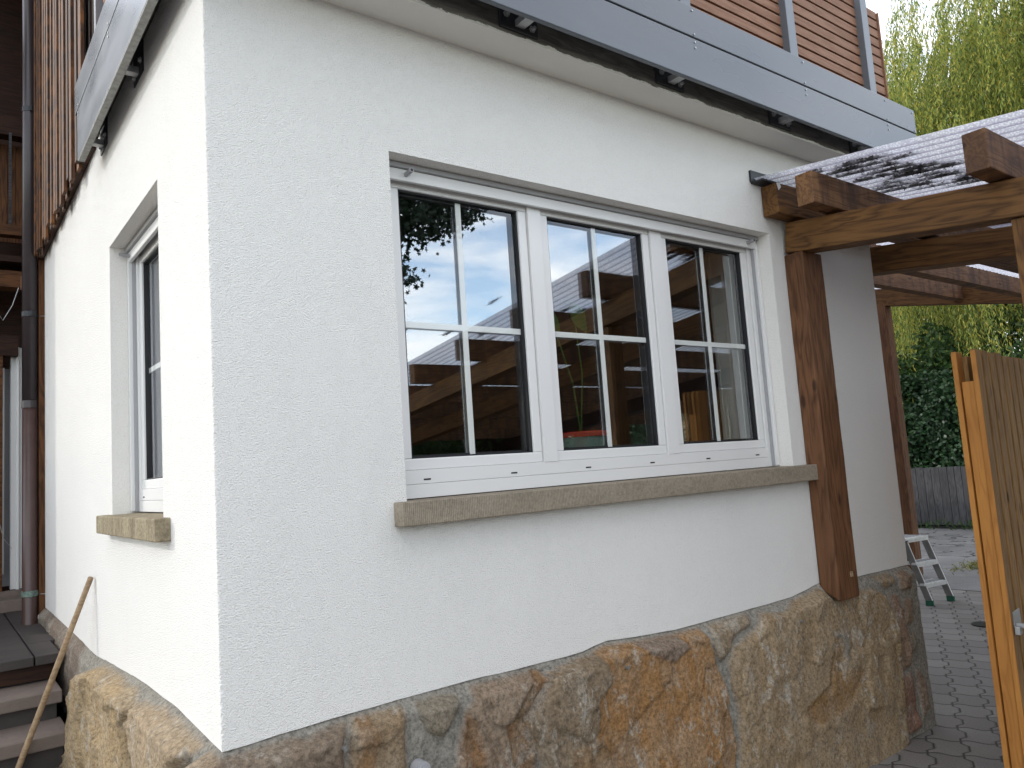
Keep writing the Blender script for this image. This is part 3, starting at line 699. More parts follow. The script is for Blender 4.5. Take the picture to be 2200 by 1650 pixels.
# ---- balcony ----------------------------------------------------------------
b = MB(); b.quad((XL-.02, 2.04, 3.104), (4.45, 2.04, 3.104), (4.45, 2.201, 3.104), (XL-.02, 2.201, 3.104))
b.build('balcony_soffit', 'soffit', house)
b = MB()
xs = np.linspace(XL-.02, 4.5, 120); zz = 3.098+.010*fbm(xs, xs*0+.3, 3, 5)
for i in range(len(xs)-1):
    b.quad((xs[i], 2.040, 3.104-.006), (xs[i+1], 2.040, 3.104-.006), (xs[i+1], 2.040, 3.30), (xs[i], 2.040, 3.30))
b.quad((XL-.02, 2.04, 3.30), (4.5, 2.04, 3.30), (4.5, 3.95, 3.30), (XL-.02, 3.95, 3.30))
b.quad((XE+.002, 2.201, 3.106), (4.5, 2.201, 3.106), (4.5, 2.201, 3.30), (XE+.002, 2.201, 3.30))
b.quad((4.5, 2.04, 3.10), (4.5, 3.95, 3.10), (4.5, 3.95, 3.30), (4.5, 2.04, 3.30)); b.quad((XE, 2.202, 3.104), (4.5, 2.202, 3.104), (4.5, 3.95, 3.104), (XE, 3.95, 3.104))
b.quad((4.45, 2.04, 3.1041), (4.5, 2.04, 3.1041), (4.5, 2.202, 3.1041), (4.45, 2.202, 3.1041))
b.quad((XL-.02, 2.04, 3.252), (XL-.02, 3.95, 3.252), (XL-.02, 3.95, 3.30), (XL-.02, 2.04, 3.30)); b.quad((XL-.02, 2.04, 3.252), (XL+.02, 2.04, 3.252), (XL+.02, 3.95, 3.252), (XL-.02, 3.95, 3.252))
slab = b.build('balcony_slab', 'concrete', house); tag(slab, 'raw dark concrete balcony slab edge')
# long metal angle hidden behind the fascia
box('edge_angle', (.588, 2.02, 3.215), (.605, 3.90, 3.245), 'steel', house)
box('edge_angle', (.560, 2.02, 3.165), (.572, 3.90, 3.20), 'galv', house)
# fascia boards (hollow aluminium planks)
def fascia(a, b_, mat='fascia'): return box('fascia_board', a, b_, mat, house, .003)
fascia((.535, 1.940, 3.126), (4.570, 1.962, 3.313)); fascia((.535, 1.9405, 3.3215), (4.575, 1.962, 3.462))
fascia((.535, 1.963, 3.100), (.553, 3.915, 3.343)); fascia((.5352, 1.963, 3.352), (.553, 3.985, 3.495))
box('drip_strip', (.5365, 1.965, 3.0955), (.5635, 3.90, 3.0995), 'fascia_edge', house)
for zz_ in (3.441, 3.333, 3.297, 3.271):
    for xx_ in (1.75, 2.587, 3.424, 4.235, 4.552):
        if zz_ == 3.441 and xx_ == 4.552: xx_ = 4.548
        MB().tube([(xx_, 1.9405, zz_), (xx_, 1.9365, zz_)], .0045, 8).build('rivet', 'galv', house)
for zz_ in (3.361, 3.325, 3.307):
    for yy_ in (2.35, 3.118, 3.878): MB().tube([(.5355, yy_, zz_), (.532, yy_, zz_)], .004, 8).build('rivet', 'galv', house)
# brackets
def bracket(P, out, along):
    out = Vector(out); al = Vector(along); P = Vector(P); up_ = Vector((0, 0, 1))
    def ob(mb, c, ha, ho, hz):
        c = Vector(c); vs_ = [c+al*a*ha+out*o_*ho+up_*z*hz for a in (-1, 1) for o_ in (-1, 1) for z in (-1, 1)]
        mb.add(vs_, [(0, 1, 3, 2), (4, 6, 7, 5), (0, 4, 5, 1), (2, 3, 7, 6), (0, 2, 6, 4), (1, 5, 7, 3)])
    mb = MB(); ob(mb, P+out*.005, .088, .005, .075); br = mb.build('bracket', 'steel', house, .002)
    mb = MB(); ob(mb, P+out*.052-up_*.046, .020, .042, .013); mb.build('bracket_arm', 'galv', br, .001)
    for a, z in ((-.058, -.022), (.058, -.048)):
        c = P+al*a+up_*z
        MB().tube([c+out*.010, c+out*.030], .007, 8).build('bolt', 'galv', br); MB().tube([c+out*.010, c+out*.017], .013, 6).build('nut', 'galv', br)
for x_ in (.88, 1.696, 2.516, 3.32, 4.06): bracket((x_, 2.040, 3.192), (0, -1, 0), (1, 0, 0))
for y_ in (2.28, 3.05, 3.79): bracket((XL, y_, 3.20), (-.52, 0, 0), (0, .9, 0))
# railing on the right side: posts and slat panels
def rail_post(x_, y0, y1, z1, w_=.045):
    return box('railing_post', (x_, y0, 3.455), (x_+w_*1.5, y1, z1), 'postgrey', house, .002)
for x_ in (.90, 1.72, 2.53, 3.345, 4.107): rail_post(x_, 1.950, 2.005, 4.15)
def slats(x0, x1, y_, z0, n, mat, axis=0):
    for i in range(n):
        z_ = z0+i*.0575
        if axis == 0: beam('railing_slat', (x0, y_, z_+.0235), (x1, y_, z_+.0235), .014, .0465, mat, house, .002)
        else: beam('railing_slat', (y_, x0, z_+.0235), (y_, x1, z_+.0235), .014, .0465, mat, house, .002)
for x0, x1 in ((.95, 1.75), (1.77, 2.56), (2.58, 3.38), (3.40, 4.14), (4.16, 4.352)): slats(x0, x1, 1.992, 3.462, 10, 'slat')
box('railing_backing', (.95, 2.001, 3.46), (4.35, 2.005, 4.03), 'backboard', house); box('railing_end_trim', (4.3525, 1.975, 3.463), (4.362, 2.01, 4.02), 'slat', house)
# railing on the left side
box('railing_post', (.570, 3.62, 3.49), (.615, 3.665, 4.6), 'postgrey', house, .002); box('railing_panel', (.6155, 3.67, 3.49), (.620, 3.95, 4.6), 'alu_dark', house)
for i in range(18): beam('railing_slat', (.605, 2.1, 3.52+i*.0575), (.605, 3.60, 3.52+i*.0575), .014, .0465, 'slat_orange', house, .002)
box('railing_backing', (.613, 2.1, 3.49), (.617, 3.60, 4.6), 'backboard', house)
# upper storey: timber cladded block
b = MB(); b.box((.612, 3.96, 3.305), (4.3, 18, 6.2)); b.build('upper_storey', 'wood_dark', house)
yb = 4.02; k = 0
while yb < 6.12:
    wd_ = random.uniform(.05, .085); front = k % 2 == 0
    xx = .572+random.uniform(-.004, .004) if front else .592
    zb = 3.185+random.uniform(-.03, .035) - (0 if front else .0)
    beam('cladding_board', (xx, yb+wd_/2, zb), (xx, yb+wd_/2, 6.2), .018 if front else .014, wd_, 'wood_clad' if (front and yb > 4.5) or random.random() < .25 else 'wood_clad_dark', house, .002, upv=(0, 1, 0))
    yb += wd_*.93 + (.012 if front else .004); k += 1
box('cladding_board', (.586, 4.0, 3.215), (.626, 6.12, 3.28), 'wood_clad_dark', house)
# roof over everything
box('roof', (.2, 3.6, 6.2), (4.9, 18.6, 6.35), 'wood_dark', house)
# timber corner post next to the downpipe, and the porch behind
beam('corner_post', (.620, 6.150, .60), (.620, 6.150, 6.2), .05, .05, 'wood_porch', house, .003, upv=(0, 1, 0))
box('porch_beam', (-.6, 6.98, 4.44), (.62, 7.1, 4.60), 'wood_dark', house)
for i in range(5): beam('porch_board', (.40+i*.055, 7.2, 3.62), (.40+i*.055, 7.2, 4.44), .014, .052, 'wood_porch', house, .002, upv=(1, 0, 0))
box('porch_rail', (-.6, 6.9, 3.60), (.62, 7.0, 3.68), 'wood_porch', house); box('porch_baluster', (.474, 6.93, 3.68), (.492, 6.95, 4.44), 'wood_grey', house)
box('porch_beam', (-.6, 7.0, 3.21), (.62, 7.14, 3.34), 'wood_porch', house)
box('porch_soffit', (-.6, 6.95, 3.40), (.62, 9.6, 3.45), 'wood_dark', house)
beam('porch_beam', (.53, 6.35, 3.08), (.70, 6.20, 3.08), .09, .10, 'wood_porch', house)
box('back_wall', (-.6, 7.6, .6), (.9, 7.7, 6.2), 'wood_dark', house); box('sun_blocking_wall', (-.8, 7.05, 0), (-.62, 9.7, 6.2), 'wood_dark', house)  # the side one is unseen, added to keep sun off the porch
dr = box('door', (.30, 7.42, .88), (.52, 7.46, 2.62), 'door_grey', house, .002)
box('door_frame', (.515, 7.30, .86), (.60, 7.38, 2.78), 'white', house, .004); box('door_frame', (.552, 7.27, .84), (.572, 7.30, 2.78), 'white', house, .004)
box('door_frame', (.468, 7.36, .98), (.478, 7.40, 2.62), 'white', house, .002); box('door_jamb', (.38, 7.22, .86), (.458, 7.26, 2.7), 'wood_porch', house, .002)
box('plinth_wall', (.30, 7.20, .60), (.62, 7.262, .86), 'sandstep', house); box('lintel', (-.2, 7.2, 2.70), (.56, 7.34, 2.86), 'wood_dark', house)
# downpipe
dp = MB().tube([(.545, 6.15, 2.20), (.545, 6.15, .62), (.545, 6.14, .58)], .046, 20).build('downpipe', 'pipe', house, smooth=True)
MB().tube([(.545, 6.15, 2.18), (.545, 6.15, 6.2)], .0475, 20).build('pipe_upper_length', 'pipe_up', dp, smooth=True)
MB().tube([(.545, 6.15, 2.17), (.545, 6.15, 2.22)], .049, 20).build('pipe_socket', 'pipe_up', dp)
for z_, mt_ in ((2.82, 'steel'), (.93, 'verdigris'), (4.3, 'steel')):
    c = MB().tube([(.545, 6.15, z_-.018), (.545, 6.15, z_+.018)], .0505, 20); c.box((.54, 6.085, z_-.02), (.552, 6.105, z_+.02)); c.build('pipe_clip', mt_, dp)
    MB().tube([(.59, 6.14, z_-.01), (.632, 6.10, z_-.012)], .003, 6).build('clip_wire', 'galv', dp)
# thin cable near the porch
MB().tube([(.40, 6.8, 2.95), (.43, 6.8, 2.90), (.49, 6.8, 3.02), (.53, 6.8, 3.16)], .003, 6).build('cable', 'galv', house)
MB().tube([(.40, 6.8, 1.45), (.44, 6.8, 1.28), (.49, 6.8, 1.2)], .0025, 6).build('cable', 'galv', house)

# =================================================================== ROOM CONTENTS
def curtain(x0, x1, y_, z0, z1, label):
    n = 90; v = []; f_ = []
    for i in range(n+1):
        t_ = i/n; x_ = x0+(x1-x0)*t_; yy = y_+.028*math.sin(t_*math.pi*13)+.010*math.sin(t_*40)
        v += [(x_, yy, z0), (x_, yy+.004, z1)]
    for i in range(n): f_.append((2*i, 2*i+2, 2*i+3, 2*i+1))
    o = mesh('curtain', v, f_, 'curtain', smooth=True); o.modifiers.new('s', 'SOLIDIFY').thickness = .003
    return tag(o, label, 'curtain')
curtain(3.42, 3.90, 2.60, 1.0, 2.9, 'light grey curtain hanging behind the right casement')
pot = empty('flower_pot', (2.335, 2.57, 1.53), 'pale sage flower pot with a red rim behind the middle casement', 'flower pot')
MB().tube([(2.335, 2.57, 1.532), (2.335, 2.57, 1.66)], [.085, .108], 28).build('pot_body', 'sage', pot, smooth=False)
MB().tube([(2.335, 2.57, 1.661), (2.335, 2.57, 1.678), (2.335, 2.57, 1.684)], [.116, .118, .112], 28).build('pot_rim', 'red', pot)
pl = empty('house_plant', (2.335, 2.57, 1.68), 'trailing plant with big green leaves growing from the pot behind the middle casement', 'plant')
MB().tube([(2.335, 2.57, 1.66), (2.30, 2.56, 1.9), (2.24, 2.57, 2.1), (2.16, 2.56, 2.3)], .004, 6).tube([(2.335, 2.57, 1.66), (2.36, 2.56, 1.95), (2.34, 2.56, 2.2)], .0035, 6).build('stem', 'leaf_plant', pl)
def bigleaf(c, d, n_, ln, wd):
    c = Vector(c); d = Vector(d).normalized(); n_ = Vector(n_); s_ = d.cross(n_).normalized(); nn = s_.cross(d); v = []; K = 10
    for i in range(K+1):
        t_ = i/K; ww = wd*math.sin(math.pi*min(1, t_*1.0)**.8)*.5; bend = nn*(-.12*ln*t_*t_); v += [c+d*ln*t_+s_*ww+bend+nn*.01, c+d*ln*t_+bend, c+d*ln*t_-s_*ww+bend+nn*.01]
    f_ = []
    for i in range(K):
        for k_ in range(2): a_ = i*3+k_; f_.append((a_, a_+1, a_+4, a_+3))
    mesh('leaf', v, f_, 'leaf_plant', pl, smooth=True)
for c, d, ln, wd in (((2.10, 2.53, 2.12), (-.1, -.05, -1), .24, .10), ((2.16, 2.56, 2.24), (.35, -.1, -.6), .15, .07), ((2.30, 2.55, 2.27), (.6, 0, -.7), .17, .10), ((2.07, 2.53, 1.98), (-.05, 0, -1), .18, .085)): bigleaf(c, d, (0, -1, .1), ln, wd)

# =================================================================== PERGOLA
perg = empty('pergola', (3.58, 1.1, 0), 'brown timber pergola with a corrugated translucent roof beside the house', 'pergola')
def zr(y, off=0): return 2.89-.122*(2.2-y)+off       # underside of the sheet
SL = Vector((0, -1, -.122)).normalized()
def slopebeam(name, xc, w_, y0, y1, ztop_y0_off, h, mat):
    hz = h/2
    p0 = Vector((xc, y0, zr(y0)+ztop_y0_off-hz)); p1 = Vector((xc, y1, zr(y1)+ztop_y0_off-hz))
    return beam(name, p0, p1, w_, h, mat, perg, .004, wob=.0012, seg=14)
slopebeam('main_beam', 3.548, .12, 2.18, -4.6, -.187, .157, 'wood_pergola')
slopebeam('main_beam', 4.53, .14, 2.9, -4.6, -.187, .157, 'wood_pergola')
slopebeam('main_beam', 6.6, .14, 1.4, -4.6, -.187, .157, 'wood_dark')
# wall post with an angled foot
def wallpost(x0, x1, y0, y1, zb, zt, mat, name='post'):
    hx, hy = (x1-x0)/2, (y1-y0)/2; n = 20; v = []; f_ = []
    for i in range(n+1):
        X = (zt-zb)*i/n
        for (a_, b_) in ((-1, -1), (1, -1), (1, 1), (-1, 1)): v.append((X+(.055 if (i == 0 and b_ > 0) else 0), a_*hx+random.uniform(-.0012, .0012), b_*hy+random.uniform(-.0008, .0008)))
    for i in range(n):
        for k_ in range(4): k2 = (k_+1) % 4; f_.append((i*4+k_, i*4+k2, i*4+4+k2, i*4+4+k_))
    f_ += [(3, 2, 1, 0), (n*4, n*4+1, n*4+2, n*4+3)]
    # local X = up, local Y = world X, local Z = world Y
    mw = Matrix(((0, 1, 0, x0+hx), (0, 0, 1, y0+hy), (1, 0, 0, zb), (0, 0, 0, 1)))
    o = mesh(name, v, f_, mat, perg, mw); bv = o.modifiers.new('b', 'BEVEL'); bv.width = .008; bv.segments = 2; bv.limit_method = 'ANGLE'; bv.angle_limit = R(40); return o
wp_ = wallpost(3.490, 3.672, 2.095, 2.199, .800, 2.535, 'wood_post')
box('chiselled_notch', (3.600, 2.090, .905), (3.622, 2.0965, .930), 'wood_broom', wp_); box('notch_hole', (3.6225, 2.0905, .907), (3.630, 2.0967, .931), 'black', wp_)
beam('post', (3.565, 1.115, .03), (3.565, 1.115, zr(1.115)-.345), .11, .12, 'wood_pergola', perg, .004, upv=(1, 0, 0))
beam('post', (3.55, -2.6, .03), (3.55, -2.6, zr(-2.6)-.345), .11, .12, 'wood_pergola', perg, .004, upv=(1, 0, 0))
beam('post', (6.6, -2.6, .03), (6.6, -2.6, zr(-2.6)-.345), .11, .12, 'wood_pergola', perg, .004, upv=(1, 0, 0))
def rafter(y_, x0, x1, w_=.088, h=.155, dz=0, mat='wood_rafter'):
    zt = zr(y_)-.014+dz
    return beam('rafter', (x0, y_, zt-h/2), (x1, y_, zt-h/2), w_, h, mat, perg, .004, wob=.001, seg=16)
rafter(2.150, 3.345, 4.37, mat='wood_pergola')
yy_ = 1.93; i = 0
while yy_ > -4.3:
    rafter(yy_, 3.295, 8.7, h=.155 if i == 0 else .165); yy_ -= .742; i += 1
# far bay beyond the house corner
fb = beam('edge_beam', (8.95, 4.62, 3.275), (8.95, 1.2, 2.64), .12, .20, 'wood_pergola', perg, .004)
wallpost(8.89, 9.03, 4.36, 4.50, .02, 3.17, 'wood_post')
for y_, zb in ((3.56, 3.02), (2.83, 2.875), (2.15, 2.75)):
    beam('rafter', (4.42, y_, zb+.075), (8.885, y_, zb+.075), .10, .155, 'wood_rafter', perg, .004, seg=12, wob=.001)
def sheet(x0, x1, y0, y1, zf, name, pitch=.076, amp=.009, mat='sheet'):
    nx = int((x1-x0)/pitch*10); xs_ = np.linspace(x0, x1, nx+1); ys_ = np.linspace(y0, y1, 24)
    v = []; 
    for x_ in xs_:
        for y_ in ys_: v.append((x_, y_, zf(y_)+amp+amp*math.cos(2*math.pi*(x_-x0)/pitch)))
    n2 = len(ys_); f_ = [(i*n2+j, (i+1)*n2+j, (i+1)*n2+j+1, i*n2+j+1) for i in range(nx) for j in range(n2-1)]
    o = mesh(name, v, f_, mat, perg, smooth=True); return o
sheet(3.285, 4.40, -4.4, 2.19, lambda y: zr(y), 'roof_sheet')
sheet(4.36, 9.2, -4.4, 2.19, lambda y: zr(y)+.004, 'roof_sheet', mat='sheet_dimmed')
sheet(4.40, 9.2, 2.10, 5.0, lambda y: 3.175+.20*(y-3.56), 'roof_sheet')
# end flashing of the sheet at the wall
MB().box((3.272, 2.13, 2.878), (3.40, 2.199, 2.886)).box((3.262, 2.188, 2.885), (3.42, 2.1985, 2.945)).build('wall_flashing', 'steel', perg)
tag(MB().quad((3.345, 2.105, 2.865), (3.368, 2.100, 2.866), (3.372, 2.098, 2.845), (3.352, 2.1, 2.826)).build('torn_flap', 'alu_head', perg), 'torn felt flap')
# leaf litter on the sheet
C = []
def clump(cx, cy, n, ly, wx_):
    k_ = round((cx-3.285)/.076-.5)
    xq = 3.285+.076*(k_+.5)+rng.normal(0, wx_, n); yq = np.minimum(cy+rng.normal(0, ly, n), 2.17)
    C.append(np.stack([xq, yq, 2.89-.122*(2.2-yq)+.006+rng.random(n)*.008+.25*np.abs(xq-3.285-.076*(k_+.5))], 1))
for (cx, cy, sx, sy, nc) in ((3.62, 1.78, .12, .06, 9), (3.92, 1.75, .12, .06, 9), (3.50, 1.66, .10, .06, 6), (3.86, 1.57, .16, .09, 10), (4.0, 1.50, .12, .07, 6), (3.42, 1.78, .06, .08, 3), (3.72, 1.62, .14, .06, 7), (3.7, -.3, .4, .5, 16), (3.9, .6, .35, .25, 6)):
    for _ in range(nc): clump(random.gauss(cx, sx), random.gauss(cy, sy), random.randint(90, 260), random.uniform(.02, .06), random.uniform(.008, .016))
xq = rng.uniform(3.32, 4.3, 260); yq = rng.uniform(-2, 2.15, 260); C.append(np.stack([xq, yq, 2.89-.122*(2.2-yq)+.022+0*xq], 1))
C = np.concatenate(C); D = rng.normal(size=C.shape)*(1, 1, .15); Nn = rng.normal(size=C.shape)*.3+(0, 0, 1)
tag(quads_np('leaf_litter', leaf_quads(C, D, Nn, rng.uniform(.008, .024, len(C)), rng.uniform(.005, .012, len(C))), 'debris'), 'dark fallen leaves lying on the corrugated roof', kind='stuff')

# =================================================================== GATE
gr = R(82); gd = Vector((math.sin(gr), math.cos(gr), 0)); gn = Vector((-gd.y, gd.x, 0))     # gn points away (+Y)
g0 = Vector((3.802, 1.545, 0))
gate = empty('timber_gate', g0, 'orange brown timber gate of vertical boards on both faces', 'gate')
def gboard(s, off, z0, z1, w_, th, mat, name='board'):
    c = g0+gd*(s+w_/2)+gn*off
    return beam(name, (c.x, c.y, z0), (c.x, c.y, z1), th, w_, mat, gate, .003, upv=tuple(gd), wob=.0006, seg=6)
# far face boards
for i in range(7): gboard(.0+i*.175, .030, .06, 1.938+random.uniform(-.006, .006), .095, .020, 'wood_gate_orange' if i == 0 else 'wood_gate')
# near face boards
for i in range(12): gboard(.0+i*.122, -.050, .05, 1.944+random.uniform(-.008, .008), .092, .020, 'wood_gate_orange' if i < 0 else 'wood_gate')
# brighter edge strips on the first boards: light on the edges put into the colour
for off, zt in ((.030, 1.936), (-.050, 1.942)):
    c = g0-gd*.003+gn*off; beam('lit_board_edge', (c.x, c.y, .06), (c.x, c.y, zt-.004), .0215, .005, 'wood_gate_orange', gate, .001, upv=tuple(gd))
gboard(.012, -.010, .05, 1.800, .060, .052, 'wood_gate_orange', 'stile'); gboard(1.38, -.010, .05, 1.80, .060, .052, 'wood_gate', 'stile')
for z_ in (.3, 1.5):
    a = g0+gd*.075-gn*.010; c = g0+gd*1.38-gn*.010; beam('rail', (a.x, a.y, z_), (c.x, c.y, z_), .05, .10, 'wood_gate', gate, .003)
def gpt(s, off, z): return g0+gd*s+gn*off+Vector((0, 0, z))
lt = MB(); 
for (s0, s1, o0, o1, z0, z1) in ((.03, .15, -.064, -.0605, .66, .76), (.02, .06, -.085, -.064, .665, .70), (.05, .11, -.105, -.098, .68, .72), (.052, .060, -.098, -.064, .69, .71)):
    vs_ = [gpt(s, o_, z) for s in (s0, s1) for o_ in (o0, o1) for z in (z0, z1)]
    lt.add(vs_, [(0, 1, 3, 2), (4, 6, 7, 5), (0, 4, 5, 1), (2, 3, 7, 6), (0, 2, 6, 4), (1, 5, 7, 3)])
lt.build('latch', 'galv', gate, .002)

# =================================================================== STEPS + TERRACE
st = empty('stone_steps', (-.1, 4.4, 0), 'pinkish sandstone steps leading up to the dark terrace', 'steps')
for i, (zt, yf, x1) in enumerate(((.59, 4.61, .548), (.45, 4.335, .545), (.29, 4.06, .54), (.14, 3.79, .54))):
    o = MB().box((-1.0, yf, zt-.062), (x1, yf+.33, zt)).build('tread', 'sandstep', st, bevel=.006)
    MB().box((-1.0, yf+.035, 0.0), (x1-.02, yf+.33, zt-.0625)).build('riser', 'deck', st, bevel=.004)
tr = empty('terrace', (-.1, 5.8, 0), 'dark slab terrace at the top of the sandstone steps', 'terrace')
box('terrace_base', (-1.2, 4.93, 0), (.535, 7.2, .675), 'black', tr)
MB().box((-1.2, 4.90, .60), (.54, 4.929, .682)).build('terrace_front', 'wood_dark', tr, bevel=.003)
for (a, c_, y1) in ((-.30, -.015, 7.2), (-.005, .292, 7.2), (.300, .448, 7.2), (.456, .572, 5.32), (.456, .600, 7.2)):
    y0 = 4.86 if y1 != 7.2 or c_ < .5 else 5.328
    MB().box((a, y0+random.uniform(-.004, .004), .683), (c_, y1, .731)).build('deck_slab', 'deck', tr, bevel=.004)
MB().box((-.4, 6.93, .7315), (.6, 7.2, .82)).build('door_step', 'sandstep', tr, bevel=.005)
MB().tube([(.60, 5.5, .50), (.60, 4.75, .46)], .03, 12).build('drain_pipe', 'black', tr)
# unseen wall left of the steps, added to keep them in shade
tag(MB().box((-1.35, 5.6, 0), (-1.2, 9.2, 1.86)).build('shade_wall', 'beige', bevel=.01), 'low unseen wall added to shade the steps', 'wall')

# broom handle
tp = Vector((.612, 4.150, 1.170)); d = Vector((-.275, .165, -.827)).normalized()
tag(MB().tube([tp, tp+d*.4, tp+d*.8, tp+d*.952], [.0125, .0130, .0135, .0138], 16).build('broom_handle', 'wood_broom', bevel=.004, smooth=True), 'long round wooden handle leaning against the sunlit white wall', 'broom handle')

# =================================================================== STEP LADDER
ld = empty('step_ladder', (7.6, 3.6, 0), 'small aluminium step ladder with three treads and green feet', 'step ladder')
f1 = Vector((7.47, 3.585, 0)); f2 = Vector((7.785, 3.535, 0)); t1 = Vector((7.335, 3.690, .60)); t2 = Vector((7.625, 3.640, .60))
bk = Vector((-.30, .95, 0)).normalized()
for f_, t_ in ((f1, t1), (f2, t2)):
    beam('side_rail', f_+Vector((0, 0, .03)), t_, .022, .055, 'alu_dark', ld, .002, upv=tuple(-bk)); beam('rail_flange', f_+Vector((0, 0, .03))-bk*.029, t_-bk*.029, .026, .004, 'alu', ld, .001, upv=tuple(-bk))
    o = MB().box((-.018, -.034, 0), (.018, .034, .05)).build('foot', 'green_foot', ld, .004, mw=Matrix.Translation(f_) @ Matrix.Rotation(math.atan2(bk.y, bk.x)-R(90), 4, 'Z'))
for fr_ in (.33, .655, 1.0):
    a = f1.lerp(t1, fr_); c = f2.lerp(t2, fr_); dep = .13 if fr_ < 1 else .24
    a = a+bk*(dep/2-.035); c = c+bk*(dep/2-.035)
    if fr_ == 1: a.z = c.z = .625
    beam('tread', a, c, dep, .022, 'alu', ld, .002); fr0 = a-bk*(dep/2); fr1 = c-bk*(dep/2)
    beam('tread_nose', fr0+Vector((0, 0, -.012)), fr1+Vector((0, 0, -.012)), .006, .042, 'alu', ld, .001)
    for k_ in range(6):
        q = a.lerp(c, (k_+.5)/6)+Vector((0, 0, .0115)); MB().box((-.014, -dep*.32, 0), (.014, dep*.32, .002)).build('tread_grip', 'greyseal', ld, mw=Matrix.Translation(q) @ Matrix.Rotation(math.atan2(bk.y, bk.x)-R(90), 4, 'Z'))
for f_, t_ in ((f1, t1), (f2, t2)):
    b0 = f_+bk*.46+Vector((-.02, 0, 0)); beam('rear_leg', (b0.x, b0.y, .02), t_+bk*.17, .018, .025, 'alu', ld, .002)
bb0 = f1+bk*.40; bb1 = f2+bk*.40; beam('rear_brace', (bb0.x, bb0.y, .2), (bb1.x, bb1.y, .2), .01, .03, 'alu', ld, .001)

# =================================================================== FENCE, HEDGE, TREES BEYOND
fc = empty('board_fence', (13.85, 6.8, 0), 'low weathered grey fence of upright boards in front of the dark hedge', 'fence')
y_ = 5.72; 
while y_ < 9.5:
    wd_ = random.uniform(.105, .14); beam('board', (13.83, y_+wd_/2, .07), (13.83, y_+wd_/2, 1.055+random.uniform(-.008, .008)), .022, wd_-.006, 'wood_grey', fc, .002, upv=(0, 1, 0)); y_ += wd_
box('rail', (13.85, 5.72, .3), (13.90, 9.5, .38), 'wood_grey', fc); box('rail', (13.85, 5.72, .8), (13.90, 9.5, .88), 'wood_grey', fc)
def leafmass(name, n, pos, mat, ln, wd, label, cat, kind=None, out=(-1, -.2, .2), parent=None, spread=.8):
    C = pos(n); out = np.array(out); D = rng.normal(size=(n, 3))*(.7, 1, .6)+np.array((0, 0, -.45)); Nn = rng.normal(size=(n, 3))*spread+out
    o = quads_np(name, leaf_quads(C, D, Nn, rng.uniform(ln*.7, ln*1.2, n), rng.uniform(wd*.7, wd*1.2, n)), mat, parent)
    return o
hd = empty('hedge', (14.4, 7, 0), 'tall dark clipped hedge behind the grey board fence', 'hedge')
def hedge_pos(n):
    y = rng.uniform(4.6, 10, n); z = rng.uniform(.15, 2.75, n); x = 14.15+.10*np.sin(y*5)*np.sin(z*6)+rng.random(n)**2*.45; return np.stack([x, y, z], 1)
leafmass('foliage', 26000, hedge_pos, 'leaf_hedge', .085, .06, '', '', parent=hd)
box('dark_core', (14.55, 4.6, 0), (15.2, 10, 2.6), 'soil', hd)  # solid dark core added to make the hedge opaque
bs = empty('shrub', (15, 7, 0), 'lighter green leafy shrub growing over the top of the dark hedge', 'shrub')
def bush_pos(n):
    y = rng.uniform(4.4, 10.5, n); z = 2.15+rng.random(n)*1.0+.35*np.sin(y*3.1)+.25*np.sin(y*7+1); x = 14.2+rng.random(n)*1.1+(z-2.2)*.15; return np.stack([x, y, z], 1)
leafmass('foliage', 15000, bush_pos, 'leaf_bush', .11, .06, '', '', parent=bs)
MB().tube([(15, 7.4, 0), (15, 7.3, 2.4)], [.06, .03], 8).tube([(15, 6.0, 0), (15.1, 6.1, 2.4)], [.06, .03], 8).build('stems', 'twig', bs)

